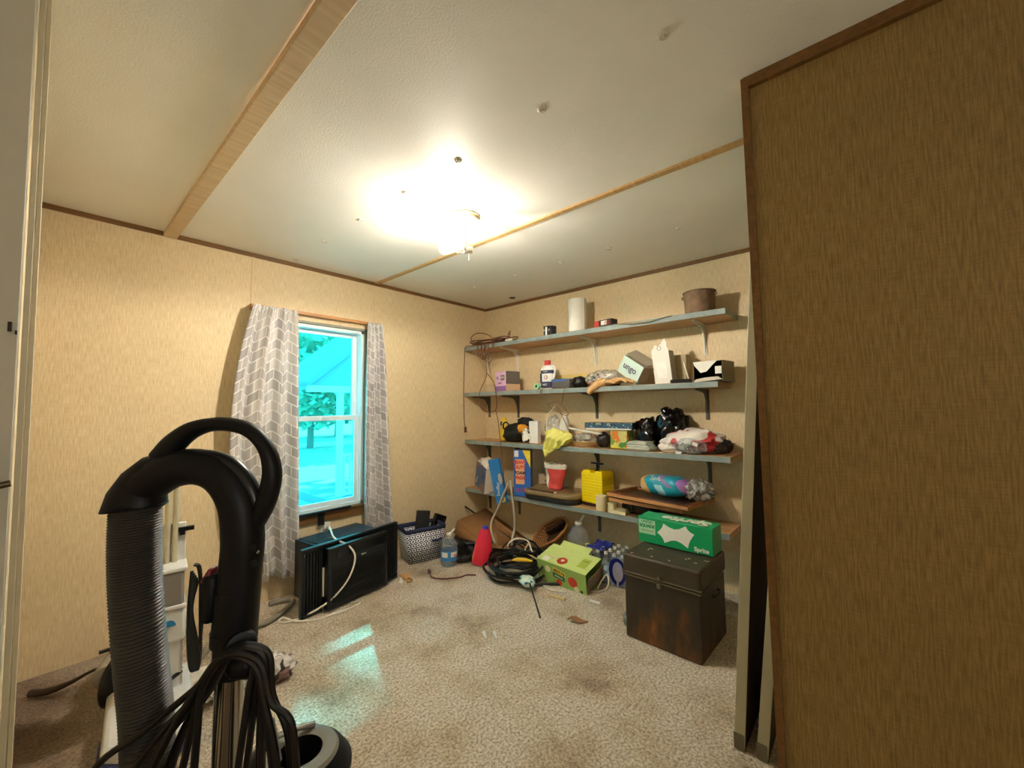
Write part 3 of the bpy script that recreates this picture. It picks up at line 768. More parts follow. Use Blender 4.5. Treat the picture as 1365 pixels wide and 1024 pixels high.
# white torn tall box
t = on(2, 'torn_box', 'tall white empty box with a torn open top leaning on the second shelf', 'box', -.20, -1.845, -8, rot=(0, -6, 0))
q = MB(); Fb = rotm(90, 0, 0)
q.prism([(-.062, 0), (.056, 0), (.056, .215), (.048, .235), (.052, .262), (.040, .290), (.022, .282), (.012, .262), (-.012, .250), (-.034, .262), (-.050, .238), (-.062, .232)], .030, .033, white, Fb)
q.box((-.0605, 0, .11), (.003, .06, .22), white); q.box((.0545, 0, .105), (.003, .06, .21), M('grey_white', '#B9B4A8', .6)); q.box((-.003, .030, .105), (.118, .003, .21), white); q.box((-.003, 0, .0015), (.118, .06, .003), white)
q.build('carton', t)
q = MB(); q.lathe([(.010, 0), (.016, 0), (.016, .0015), (.010, .0015), (.010, 0)], M('faint_print', '#C9BDB6', .6), (-.006, -.0335, .235), 20, rot=(90, 0, 0)); q.build('faint_print', t)
q = MB(); q.box((-.004, -.0336, .09), (.07, .001, .11), M('faint_panel', '#EFEAE2', .5)); q.build('pale_panel', t)
t = on(2, 'small_box', 'beige carton standing just behind the torn white box on the second shelf', 'box', -.10, -1.905, 0)
q = MB(); q.box((0, 0, .095), (.09, .08, .19), M('beige_card', '#B5A582', .7)); q.build('carton', t, bevel=.0015)
t = on(2, 'remote_control', 'black remote control lying in front of the beige carton on the second shelf', 'remote control', -.25, -1.95, 12)
q = MB(); q.box((0, 0, .012), (.125, .038, .020), BLACKPL, taper=(.96, .86)); q.build('body', t, bevel=.004)
q = MB()
for i_ in range(6):
    for j_ in range(2): q.box((-.045 + i_*.018, -.007 + j_*.014, .0225), (.009, .007, .003), M('button_grey', '#3A3A3C', .5))
q.build('buttons', t)
t = on(2, 'white_stick', 'thin white stick leaning upright beside the open black and white carton', 'stick', -.19, -1.985, 0, rot=(0, -14, 0))
q = MB(); q.box((0, 0, .070), (.006, .012, .14), WHITEPL); q.build('stick', t, bevel=.001)
t = on(2, 'open_box', 'open white box with a black inside at the right end of the second shelf', 'box', -.15, -2.115, -8)
# open-fronted box
oc = M('carton_tan', '#8F8468', .7); ins = M('inside_black', '#17120F', .7)
q = MB(); W_, D_, H_ = .17, .17, .125
q.box((0, D_/2, H_/2), (W_, .003, H_), oc, mats={'front': ins}); q.box((-W_/2, 0, H_/2), (.003, D_, H_), oc, mats={'right': ins}); q.box((W_/2, 0, H_/2), (.003, D_, H_), oc, mats={'left': ins})
q.box((0, 0, .0015), (W_, D_, .003), ins); q.box((0, 0, H_-.0015), (W_, D_, .003), oc, mats={'bottom': ins}); q.build('carton', t)
q = MB(); Fb = Matrix.Translation((0, -D_/2 - .006, 0)) @ rotm(90, 0, 0)
q.prism([(-.085, .125), (.06, .125), (.03, .098), (-.005, .062), (-.04, .056), (-.075, .100)], -.001, .001, white, Fb)
q.prism([(-.085, -.0), (.085, .012), (.06, .030), (-.02, .026), (-.07, .018)], 0, .002, M('flap_grey', '#C9C2B2', .6), Fb)
q.box((.065, -D_/2-.008, .068), (.036, .003, .044), white); q.build('flap', t)

# ---- third shelf
t = on(3, 'spray_bottle', 'yellow trigger bottle at the left behind the black tool bag on the third shelf', 'bottle', -.13, -.36)
yel = M('yellow_plastic', '#E8C93A', .4)
q = MB(); q.lathe([(0, 0), (.034, 0), (.037, .006), (.034, .10), (.018, .13), (.014, .15)], yel, seg=24, sx=1.5, sy=.9); q.build('body', t)
q = MB(); q.box((-.004, 0, .185), (.05, .024, .04), yel, taper=(.7, .9)); q.lathe([(.017, .15), (.017, .168), (0, .168)], yel, seg=16); q.tube([(-.02, 0, .175), (-.045, 0, .155), (-.04, 0, .13)], .006, BLACKPL, 8); q.build('spray_head', t)
t = on(3, 'tool_bag', 'slumped black tool bag with a loop and orange lining on the third shelf', 'bag', -.16, -.565)
blk = M('black_canvas', '#15140F', .75, var=.25, scale=40, bump=.3)
q = MB(); q.blob((-.045, 0, .072), (.125, .10, .088), blk, .22, 1.8, 4, 3, -.82); q.blob((.05, .02, .165), (.085, .055, .045), blk, .3, 2.2, 6, 3, rot=(0, 6, 0)); q.build('body', t)
q = MB(); q.tube([(-.12, -.08, .11), (-.105, -.095, .155), (-.07, -.09, .165), (-.045, -.08, .125), (-.06, -.09, .10)], .006, blk, 8); q.build('strap_loop', t)
q = MB(); q.blob((.075, -.055, .115), (.045, .045, .040), M('orange_cloth', '#D9982A', .7), .25, 2, 5, 3); q.build('lining', t)
t = on(3, 'spotted_wrapper', 'small crumpled white wrapper with black spots beside the black tool bag', 'wrapper', -.235, -.695)
q = MB(); q.blob((0, 0, .055), (.045, .03, .06), make_blotch('cow_print', '#EDE9E0', ['#1A1712'], 26, .56), .3, 2.5, 9, 3, -.8); q.build('wrapper', t)
t = on(3, 'white_carton', 'plain white upright box left of the yellow bag on the third shelf', 'box', -.21, -.765, 5)
q = MB(); q.box((0, 0, .09), (.085, .05, .180), M('white_box', '#ECE8E2', .55, var=.03)); q.build('carton', t, bevel=.003)
t = on(3, 'plastic_bag', 'translucent white grocery bag standing behind the yellow bag on the third shelf', 'bag', -.13, -.90)
q = MB(); q.blob((0, 0, .11), (.075, .06, .125), FILM, .35, 2, 11, 3, -.85); q.blob((.10, 0, .13), (.04, .04, .10), white, .2, 2, 12, 3); q.build('bag', t)
t = on(3, 'yellow_bag', 'pale yellow plastic bag slumped over the front edge of the third shelf', 'bag', -.245, -1.02)
yb = M('yellow_film', '#E6E07C', .3, var=.12, scale=12, bump=.5, bscale=18)
def ybag(u, v):
    w_ = .115 * (1 - .35*v) * (1 if v < .75 else 1 - (v-.75)*3.0)
    x = -w_ + 2*w_*u - .07*v**2 + .03*(1-v) 
    z = .135*(1 - .25*abs(u-.25)*2) * (1-v) - .085*v**1.2 * (1 - .7*max(0, u-.3))
    y = -.058 - .03*math.sin(PI*min(1, v*1.3)) + .035*(1-v)
    nn = noise.noise(Vector((u*4.5, v*4, 2)))
    return (x + .014*nn, y + .028*nn + .010*math.sin(u*22 + v*3), z + .014*noise.noise(Vector((u*5, v*5, 7))))
q = MB(); q.grid(ybag, 30, 26, yb); q.blob((.01, .01, .055), (.105, .055, .062), yb, .35, 2.4, 3, 3, -.88); q.build('bag', t, solid=.001, angle=180)
t = on(3, 'shallow_tray', 'beige shallow oval tray holding clear wrap right of the yellow bag', 'tray', -.17, -1.215)
q = MB(); q.lathe([(0, .004), (.085, .002), (.115, .035), (.118, .037), (.118, .041), (.111, .040), (.082, .008), (0, .008)], M('tray_tan', '#C9AC7C', .5), seg=32, sx=1.1, sy=.8); q.build('tray', t)
q = MB(); q.blob((0, 0, .055), (.095, .06, .045), FILM, .4, 2.8, 14, 3); q.build('clear_wrap', t)
t = on(3, 'white_bar', 'thin white flat bar lying across the tray and the boxes on the third shelf', 'bar', -.235, -1.245, rot=(0, 7, 0), dz=.117)
q = MB(); q.box((0, 0, 0), (.28, .022, .012), M('bar_white', '#D9D6C8', .5)); q.build('bar', t, bevel=.002)
t = on(3, 'dark_lump', 'round dark brown wrapped lump under the flat box on the third shelf', 'lump', -.19, -1.375)
q = MB(); q.blob((0, 0, .052), (.055, .05, .054), M('dark_wrap', '#241B18', .5), .22, 2.2, 15, 3, -.85); q.build('wrap', t)
t = on(3, 'floral_tin', 'square yellow tin printed with orange flowers and green leaves on the third shelf', 'tin', -.19, -1.515, 0)
q = MB(); q.box((0, 0, .064), (.125, .10, .122), make_blotch('floral_print', '#C9C27A', ['#4E8A3C', '#E07A2E', '#D8D24E', '#7A9A3A'], 13, .57, w=.02)); q.build('tin', t, bevel=.004)
q = MB(); q.box((0, 0, .127), (.128, .103, .006), M('tin_lid', '#8A8A4A', .5)); q.build('lid', t, bevel=.002)
t = on(3, 'flat_box', 'flat wooden topped box with blue patterned side laid across the floral tin', 'box', -.165, -1.425, 3, dz=.131)
q = MB(); q.box((0, 0, .024), (.36, .13, .046), M('box_topwood', '#A5865A', .6), mats={'front': make_blotch('blue_strip', '#34586E', ['#8FA6A8', '#1F3040'], 34, .55), 'right': black}); q.build('box', t, bevel=.002)
q = MB(); q.box((0, -.066, .004), (.34, .003, .008), white); q.build('white_edge', t)
t = on(3, 'paper_stack', 'stack of folded white papers in front of the black bags on the third shelf', 'papers', -.215, -1.665, -5)
q = MB(); rnd = random.Random(8)
for k in range(7): q.box((rnd.uniform(-.01, .01), rnd.uniform(-.006, .006), .005 + .0085*k), (.18 - .008*k, .10, .006), M('paper_a', '#E4E2D2', .7) if k % 2 else M('paper_b', '#C5CFC4', .7), rot=(0, 0, rnd.uniform(-6, 6)))
q.build('papers', t, bevel=.002)
gloss = M('black_bag_film', '#08080A', .18, var=.2, bump=.35, bscale=14)
t = on(3, 'trash_bag', 'smaller glossy black plastic bag, left of the two, on the third shelf', 'bag', -.11, -1.67)
q = MB(); q.blob((0, 0, .10), (.085, .08, .115), gloss, .26, 2.4, 21, 4, -.85, sharp=True); q.build('bag', t, angle=60)
t = on(3, 'trash_bag', 'larger knotted glossy black plastic bag, right of the two, on the third shelf', 'bag', -.10, -1.84)
q = MB(); q.blob((0, 0, .135), (.105, .09, .135), gloss, .24, 2.1, 27, 4, -.9, sharp=True); q.blob((-.05, .0, .265), (.03, .03, .022), gloss, .5, 3, 3, 2); q.build('bag', t, angle=60)
t = on(3, 'shopping_bag', 'white shopping bag with red rings slumped at the right of the third shelf', 'bag', -.16, -1.99)
rw = make_blotch('red_ring_print', '#E6DCD2', ['#C2353A'], 8.0, .525, rough=.4)
q = MB(); q.blob((-.03, 0, .060), (.195, .10, .085), rw, .28, 1.9, 31, 4, -.75, rot=(0, -7, 0)); q.build('bag', t)
t = on(3, 'hardware_packet', 'clear packet of grey metal fittings in front of the white and red bag', 'packet', -.25, -1.985)
q = MB(); q.blob((0, 0, .045), (.11, .028, .050), CLEAR, .15, 2.5, 33, 3, -.85); q.build('packet', t)
q = MB(); rnd = random.Random(9)
for k in range(40):
    p = Vector((rnd.uniform(-.085, .085), rnd.uniform(-.02, .02), rnd.uniform(.012, .07))); d_ = Vector((rnd.uniform(-1, 1), rnd.uniform(-.4, .4), rnd.uniform(-1, 1))).normalized()*.012
    q.cyl(p-d_, p+d_, .004, rnd.choice([STEELG, CHROME, M('bronze_bit', '#6A4A32', .4, .6)]), 8)
ob = q.build('fittings', t); ob['kind'] = 'stuff'
q = MB(); q.box((-.055, -.031, .006), (.035, .003, .016), white); q.box((.045, -.033, .062), (.03, .003, .02), white, rot=(0, 20, 0)); q.build('paper_label', t)
t = on(3, 'frayed_bundle', 'dark brown frayed bundle at the right end of the third shelf', 'bundle', -.15, -2.145)
q = MB(); q.blob((0, 0, .042), (.062, .06, .045), M('dark_fray', '#2A1D15', .9, var=.4, scale=60, bump=.8), .3, 2.5, 35, 3, -.8)
rnd = random.Random(3)
for k in range(40):
    d_ = Vector((rnd.uniform(-1, 1), rnd.uniform(-1, 1), rnd.uniform(-.1, 1))).normalized()
    q.tube([Vector((d_.x*.045, d_.y*.045, .04 + d_.z*.03)), Vector((d_.x*.062, d_.y*.06, .045 + d_.z*.045)), Vector((d_.x*.075+.01*rnd.uniform(-1, 1), d_.y*.07, .045 + d_.z*.055))], .0018, MATS['dark_fray'], 5, 2)
q.build('bundle', t)

# ---- lowest shelf
blu = M('carton_blue', '#2F7FC4', .4, var=.06); dblu = M('carton_darkblue', '#2C4E86', .45)
# torn blue and white box tipping off the left end
t = on(4, 'open_carton', 'torn white lined blue carton tipping forward off the left end of the lowest shelf', 'box', -.235, -.215, -22, rot=(0, 14, 0), dz=.008)
lining = M('white_lining', '#DDD3C8', .7, var=.1, scale=10)
q = MB(); q.box((0, 0, .115), (.22, .12, .23), lining, mats={'front': make_blotch('photo_print', '#4A5E86', ['#8A6A66', '#2C4470'], 9, .55), 'left': dblu}); q.build('carton', t, bevel=.002)
q = MB(); q.blob((.01, 0, .235), (.10, .055, .045), lining, .35, 2.4, 40, 3); q.build('inner_paper', t)
text(t, 'wipes', .035, (-.075, -.0615, .06), white, ry=-70)
# tall blue box tilted, lettering upwards
t = on(4, 'tall_carton', 'blue carton tilted to the left with a yellow round mark near its lower corner', 'box', -.30, -.485, 16, rot=(0, -13, 0), dz=-.07)
q = MB(); q.box((0, 0, .185), (.098, .040, .37), blu, mats={'left': white, 'top': white}); q.build('carton', t, bevel=.0015)
text(t, 'Swiffer', .042, (-.005, -.0215, .12), white, ry=-82, rx=90)
q = MB(); q.lathe([(0, 0), (.024, 0), (.024, .0015), (0, .0015)], M('mark_yellow', '#E4CE62', .4), (.018, -.0205, .030), 24, rot=(90, 0, 0)); q.build('round_mark', t)
text(t, '43', .024, (.018, -.0225, .030), dblu)
q = MB(); q.blob((.032, -.021, .20), (.020, .002, .045), M('dusty_print', '#B9B2A8', .6), .2, 3, 4, 2); q.build('picture_print', t)
t = on(4, 'upright_carton', 'upright blue carton with red block letters and a yellow corner on the lowest shelf', 'box', -.235, -.655, 22)
ub = M('carton_ultra', '#2C66B8', .4)
q = MB(); q.box((0, 0, .188), (.145, .06, .375), ub, mats={'right': dblu}); q.build('carton', t, bevel=.0015)
F = Matrix.Translation((0, -.0305, 0)) @ rotm(90, 0, 0)
q = MB(); q.prism([(.005, .375), (.0725, .375), (.0725, .23), (.055, .27), (.03, .32)], 0, .0015, M('carton_yellow', '#F0D23C', .4), F); q.build('yellow_corner', t)
q = MB(); q.prism([(-.055, .30), (.02, .30), (.02, .10), (-.055, .10)], 0, .0008, M('peach_panel', '#E8A878', .4), F); q.prism([(-.065, .37), (-.03, .37), (-.03, .32), (-.065, .32)], 0, .0012, white, F); q.build('printed_panel', t)
text(t, 'HEAVY', .036, (-.017, -.0325, .275), M('letter_red', '#C8323A', .4), bold=.0015)
text(t, 'DUTY', .036, (-.017, -.0325, .235), MATS['letter_red'], bold=.0015); text(t, 'FOAM', .036, (-.017, -.0325, .19), navy, bold=.0015)
text(t, 'PADS', .036, (-.017, -.0325, .15), MATS['letter_red'], bold=.0015); text(t, '12 CT', .034, (-.017, -.0325, .05), MATS['letter_red'], bold=.001)
t = on(4, 'carrying_case', 'rounded beige and black carrying case lying under the red and white bag', 'case', -.16, -.93)
shell = M('case_beige', '#8A7450', .45, var=.15); 
def rrect(w_, d_, r_, n=6):
    out = []
    for cx, cy, a0 in ((w_/2-r_, d_/2-r_, 0), (-w_/2+r_, d_/2-r_, 90), (-w_/2+r_, -d_/2+r_, 180), (w_/2-r_, -d_/2+r_, 270)):
        for k in range(n+1): out.append((cx + r_*math.cos(R(a0 + 90*k/n)), cy + r_*math.sin(R(a0 + 90*k/n))))
    return out
q = MB(); q.prism(rrect(.50, .29, .10), 0, .035, M('case_black', '#1E1B17', .4)); q.build('lower_shell', t, bevel=.008)
q = MB(); q.prism(rrect(.51, .30, .10), .035, .078, shell); q.build('upper_shell', t, bevel=.016, bseg=3)
q = MB(); q.box((-.03, -.135, .080), (.24, .020, .010), M('case_handle', '#4A2A1E', .4)); q.box((.085, -.137, .081), (.016, .018, .011), CREAM); q.build('carry_handle', t, bevel=.003)
t = on(4, 'snack_bag', 'open red and white foil bag standing on the beige carrying case', 'bag', -.16, -.925, 0, dz=.079)
def rbag(u, v):
    a = u * 2 * PI; w_ = .068 + .040*v**1.2; d_ = .045 * (1 - .25*v)
    n_ = noise.noise(Vector((math.cos(a)*1.5, math.sin(a)*1.5, v*3)))
    return (math.cos(a)*w_*(1+.12*n_), math.sin(a)*d_*(1 + .35*n_), .195*v + (.018*noise.noise(Vector((math.cos(a)*3, math.sin(a)*3, 1))) if v > .9 else 0) + .001)
RB = M('foil_red', '#D04A44', .35, var=.15, bump=.4, bscale=14); WB = M('foil_white', '#E2DCCE', .35, var=.1, bump=.4, bscale=14)
q = MB(); q.grid(rbag, 36, 16, RB, mf=lambda u, v: WB if (v > .80 or .50 < u < .66) else RB); q.box((0, 0, .004), (.11, .07, .006), RB); q.build('bag', t, solid=.0015)
for k, ch in enumerate('VKH'): text(t, ch, .030, (-.068, -.044, .150 - .045*k), black, rz=-25)
q = MB(); q.blob((0, 0, .165), (.075, .030, .025), M('crumbs', '#4A2F22', .8, var=.3), .3, 3, 5, 3); q.build('crumbs', t)
t = on(4, 'yellow_canister', 'bright yellow ribbed box shaped container with a black T handle on top', 'container', -.135, -1.285, -8)
YB = M('bright_yellow', '#F0D400', .4, var=.04)
q = MB(); q.box((0, 0, .013), (.175, .13, .026), M('base_dark', '#3A2216', .5)); q.build('base', t, bevel=.002)
q = MB(); q.box((0, 0, .135), (.185, .14, .22), YB)
for k in range(10): q.box((0, 0, .038 + .021*k), (.1885, .1435, .010), YB)
q.box((-.05, 0, .250), (.07, .12, .014), YB); q.box((.055, 0, .250), (.06, .12, .014), YB); q.build('body', t, bevel=.002)
q = MB(); q.cyl((0, 0, .245), (0, 0, .300), .008, BLACKPL, 12); q.box((0, 0, .304), (.105, .020, .012), BLACKPL); q.box((0, 0, .250), (.022, .03, .02), BLACKPL); q.build('pump_handle', t, bevel=.002)
cr = M('candle_cream', '#E4D6AC', .5, var=.04)
t = on(4, 'pillar_candle', 'taller cream cylinder at the front edge by the yellow container', 'candle', -.245, -1.375)
q = MB(); q.lathe([(0, 0), (.036, 0), (.038, .003), (.038, .098), (.035, .101), (.020, .098), (0, .097)], cr, seg=28); q.build('cylinder', t)
t = on(4, 'pillar_candle', 'shorter cream cylinder at the front edge under the picture frames', 'candle', -.245, -1.462)
q = MB(); q.lathe([(0, 0), (.034, 0), (.036, .003), (.036, .058), (.033, .061), (.020, .058), (0, .057)], cr, seg=28); q.build('cylinder', t)
t = on(4, 'camera_bag', 'dark brown rounded pouch on the lowest shelf under the picture frames', 'pouch', -.135, -1.62)
q = MB(); q.box((0, 0, .045), (.22, .17, .088), M('pouch_dark', '#241811', .6), taper=(.92, .9)); q.build('pouch', t, bevel=.02, bseg=3)
q = MB(); q.lathe([(.026, 0), (.040, 0), (.040, .01), (.026, .01), (.026, 0)], black, (-.06, -.084, .045), 24, rot=(90, 0, 0)); q.build('round_clasp', t)
t = on(4, 'wooden_block', 'pale block with a raised step at the front edge of the lowest shelf', 'block', -.26, -1.515, -4)
q = MB(); q.box((0, 0, .012), (.13, .06, .023), cr); q.box((.02, .01, .030), (.07, .035, .014), cr); q.build('block', t, bevel=.003)
# picture frames, one on the other
def frame(loc, rot, w_, d_, fwid, label, mat_in, nm='picture_frame'):
    t = thing(nm, label, 'picture frame', loc); t.rotation_euler = rotm(*rot).to_euler()
    q = MB()
    for (cx, cy, sx, sy) in ((0, -d_/2+fwid/2, w_, fwid), (0, d_/2-fwid/2, w_, fwid), (-w_/2+fwid/2, 0, fwid, d_-2*fwid), (w_/2-fwid/2, 0, fwid, d_-2*fwid)):
        q.box((cx, cy, .011), (sx, sy, .022), FRAMEWOOD)
        q.box((cx, cy, .0235), (sx if sx < sy else sx-.012, sy if sy < sx else sy-.012, .005), M('frame_edge', '#7A4526', .45))
    q.build('moulding', t, bevel=.002)
    q = MB(); q.box((0, 0, .006), (w_-2*fwid, d_-2*fwid, .006), mat_in); q.build('panel', t)
    return t
frame((-.175, -1.735, SH[4]+.093), (0, 0, -94), .50, .335, .032, 'lower brown wooden picture frame lying over the dark pouch', M('panel_brown', '#5A3A26', .5))
frame((-.190, -1.765, SH[4]+.122), (-1.0, 0, -98), .56, .36, .036, 'upper brown wooden picture frame lying flat under the teal pack', M('panel_dark', '#3A2A20', .35))
t = thing('diaper_pack', 'teal and orange plastic pack lying on the upper picture frame', 'pack', (-.17, -1.80, SH[4]+.150)); t.rotation_euler = rotm(0, 0, -96).to_euler()
TE = M('pack_teal', '#1E9AB0', .3, var=.1, bump=.4, bscale=12); OR = M('pack_orange', '#E8B064', .35); LT = M('pack_lightblue', '#9FD4E0', .3); PU = M('pack_purple', '#B47FD0', .35)
def pk(c):
    x = c.x + .12*math.sin(c.z*3)
    if x < -.84: return WB
    if x < -.55: return OR
    if x > .74: return PU
    if .30 < x + c.z*.4 < .55 and c.z > 0: return M('pack_print', '#8C7FA8', .35)
    if -.2 < x < .12 and c.z < .1: return LT
    return TE
q = MB()
def pkg(u, v):
    s_ = 2*u - 1; a = v*2*PI; e = (1 - abs(s_)**4)**.5
    cy_ = math.copysign(abs(math.cos(a))**.7, math.cos(a)); cz_ = math.copysign(abs(math.sin(a))**.7, math.sin(a))
    n_ = 1 + .06*noise.noise(Vector((s_*2, math.cos(a)*1.5, math.sin(a)*1.5)))
    return (s_*.165, cy_*.080*e*n_, .062 + cz_*.062*e*n_)
q.grid(pkg, 150, 80, TE, mf=lambda u, v: pk(Vector((2*u-1, 0, math.sin(v*2*PI))))); q.build('pack', t)
text(t, 'Soft', .045, (-.03, -.073, .112), white, rx=48, shear=.2)
t = thing('plastic_bag', 'crumpled clear plastic wrap beside the teal pack on the upper frame', 'bag', (-.16, -2.005, SH[4]+.150)); t.rotation_euler = rotm(0, 0, -96).to_euler()
q = MB(); q.blob((0, 0, .052), (.075, .085, .062), FILM, .4, 2.6, 52, 4, -.85, sharp=True); q.build('wrap', t, angle=60)
# grey flexible hose hanging down from between the cartons
t = tag(MB().tube([(-.31, -.575, .56), (-.325, -.53, .47), (-.345, -.475, .34), (-.39, -.445, .24), (-.43, -.47, .17), (-.52, -.60, .12)], .009, M('grey_tubing', '#B9AF9E', .5), 10).tube([(-.31, -.575, .56), (-.32, -.60, .46), (-.325, -.622, .34), (-.325, -.632, .20), (-.38, -.65, .10), (-.46, -.74, .06)], .009, MATS['grey_tubing'], 10).build('flexible_tube'), 'folded pale grey tube hanging from the blue cartons down to the floor', 'tube')

# ================================================================== UNDER THE WINDOW
ac = thing('air_conditioner', 'black window air conditioner standing on the carpet under the window', 'air conditioner', (-1.545, -.375, 0), 7.5)
acb = M('ac_black', '#14171B', .35, var=.12); acv = make_ribbed('ac_grille', '#0A0C0E', '#24282C', 46, 'Z', .35)
q = MB(); q.box((.005, .165, .19), (.44, .27, .34), acb); q.build('housing', ac, bevel=.004)
q = MB(); q.box((.005, -.022, .185), (.42, .044, .35), acb); q.build('front_panel', ac, bevel=.006)
q = MB(); q.box((.005, -.0455, .145), (.37, .004, .215), acv)
for k in range(15): q.box((.005, -.049, .045 + k*.0145), (.37, .005, .004), acb)
q.build('front_grille', ac)
q = MB(); q.box((.02, -.0455, .315), (.34, .004, .05), M('ac_gloss', '#0E1114', .15)); q.box((.03, -.048, .268), (.035, .002, .010), CHROME); q.build('control_strip', ac)
for sx, nm in ((-.275, 0), (.275, 0)):
    q = MB(); q.box((sx, .016, .19), (.115, .012, .36), acb)
    for k in range(6): q.box((sx - .045 + k*.018, .006, .19), (.007, .012, .32), acb)
    for dx in (-.056, .056): q.box((sx+dx, .012, .19), (.010, .028, .37), acb)
    q.box((sx, .012, .012), (.12, .028, .012), acb); q.build('side_curtain', ac, bevel=.001)
q = MB(); q.box((0, .012, .374), (.672, .030, .016), acb); q.build('top_rail', ac, bevel=.002)
q = MB()
for k in range(26): q.box((-.19 + k*.0155, .165, .363), (.007, .23, .006), M('ac_topvent_sheen', '#48545C', .22))  # slats coloured lighter and bluer to stand for sky reflected on top
q.build('top_vent', ac)
q = MB(); q.box((-.212, -.004, .17), (.008, .012, .16), CREAM); q.build('pale_edge_strip', ac)
q = MB()
for z in (.345, .355): q.cyl((-.325, .004, z), (-.325, -.006, z), .004, CHROME, 10)
q.cyl((.325, .004, .05), (.325, -.006, .05), .004, CHROME, 10); q.build('screws', ac)
wc = tag(MB().tube([(-1.563, -.03, .37), (-1.58, -.10, .385), (-1.64, -.25, .41), (-1.665, -.36, .385), (-1.61, -.425, .34), (-1.585, -.455, .27), (-1.63, -.46, .16), (-1.72, -.44, .07), (-1.84, -.40, .014), (-1.93, -.38, .007), (-1.96, -.34, .007), (-1.93, -.31, .007), (-1.905, -.40, .007), (-1.82, -.475, .007), (-1.74, -.49, .007), (-1.62, -.50, .007), (-1.56, -.47, .007), (-1.60, -.435, .006)], .0055, WHITECORD, 8, 8).build('power_cord'), 'thick off white cord from the wall outlet over the black air conditioner to the carpet', 'power cord')

t = thing('wood_strip', 'small bare wooden strip on the carpet beside the air conditioner', 'wood strip', (-1.165, -.36, .001), -20)
q = MB(); q.prism([(-.035, .04), (.035, .03), (.012, -.08), (-.012, -.08)], 0, .012, M('pine', '#D6A266', .6)); q.build('strip', t, bevel=.001)
t = thing('brass_hook', 'little brass hook lying at the tip of the wooden strip', 'hook', (-1.20, -.455, .001))
q = MB(); q.tube([(-.02, 0, .006), (.0, -.01, .006), (.02, 0, .008), (.018, .02, .014), (.0, .018, .02)], .004, M('brass', '#8A7432', .3, .9), 8); q.build('hook', t)
t = thing('cone_cap', 'tiny white cone on the carpet at the right corner of the air conditioner', 'cap', (-1.232, -.405, .001))
q = MB(); q.lathe([(0, 0), (.016, 0), (.004, .03), (0, .032)], WHITEPL, seg=16); q.build('cap', t)

sb = thing('storage_bin', 'fabric storage bin with navy and white lattice print by the window', 'storage bin', (-.875, -.145, .001), -14)
nvy = M('navy_fabric', '#2B3358', .85)
q = MB()
w0, d0, w1, d1, h_ = .125, .085, .155, .10, .225
for (ax, ay, bx, by) in ((-1, -1, 1, -1), (1, -1, 1, 1), (1, 1, -1, 1), (-1, 1, -1, -1)):
    L_ = 2*(w0 if ay == by else d0)
    vs = [q.bm.verts.new(p) for p in ((ax*w0, ay*d0, 0), (bx*w0, by*d0, 0), (bx*w1, by*d1, h_), (ax*w1, ay*d1, h_))]
    f = q.face(vs, LATTICE)
    for l, uv in zip(f.loops, ((0, 0), (L_, 0), (L_, h_), (0, h_))): l[q.uv].uv = uv
vs = [q.bm.verts.new(p) for p in ((-w0, -d0, 0), (w0, -d0, 0), (w0, d0, 0), (-w0, d0, 0))]; q.face(vs, nvy)
q.build('body', sb, solid=.005)
q = MB()
for (ax, ay, bx, by) in ((-1, -1, 1, -1), (1, -1, 1, 1), (1, 1, -1, 1), (-1, 1, -1, -1)):
    q.face([q.bm.verts.new(p) for p in ((ax*w1, ay*d1, h_), (bx*w1, by*d1, h_), (bx*w1*1.02, by*d1*1.02, h_+.032), (ax*w1*1.02, ay*d1*1.02, h_+.032))], nvy)
q.build('navy_rim', sb, solid=.006)
q = MB(); q.tube([(.045, -.098, .150), (.08, -.106, .146), (.125, -.100, .152)], .009, nvy, 8); q.build('handle', sb)
t = thing('speaker_box', 'flat black slab standing upright in the fabric bin, the left of two', 'electronics', (-.90, -.15, .03)); t.rotation_euler = rotm(-6, 8, -20).to_euler()
q = MB(); q.box((0, 0, .165), (.10, .045, .33), M('slab_black', '#1B1C20', .6)); q.build('body', t, bevel=.003)
t = thing('modem', 'glossy black slab leaning in the fabric bin, the right of two', 'electronics', (-.79, -.15, .03)); t.rotation_euler = rotm(-4, 24, -10).to_euler()
q = MB(); q.box((-.0, .02, .145), (.11, .035, .28), M('slab_gloss', '#0C0C0E', .2)); q.build('body', t, bevel=.008)
q = MB(); q.cyl((.03, .001, .25), (.03, -.001, .25), .006, CHROME, 12); q.build('status_light', t)

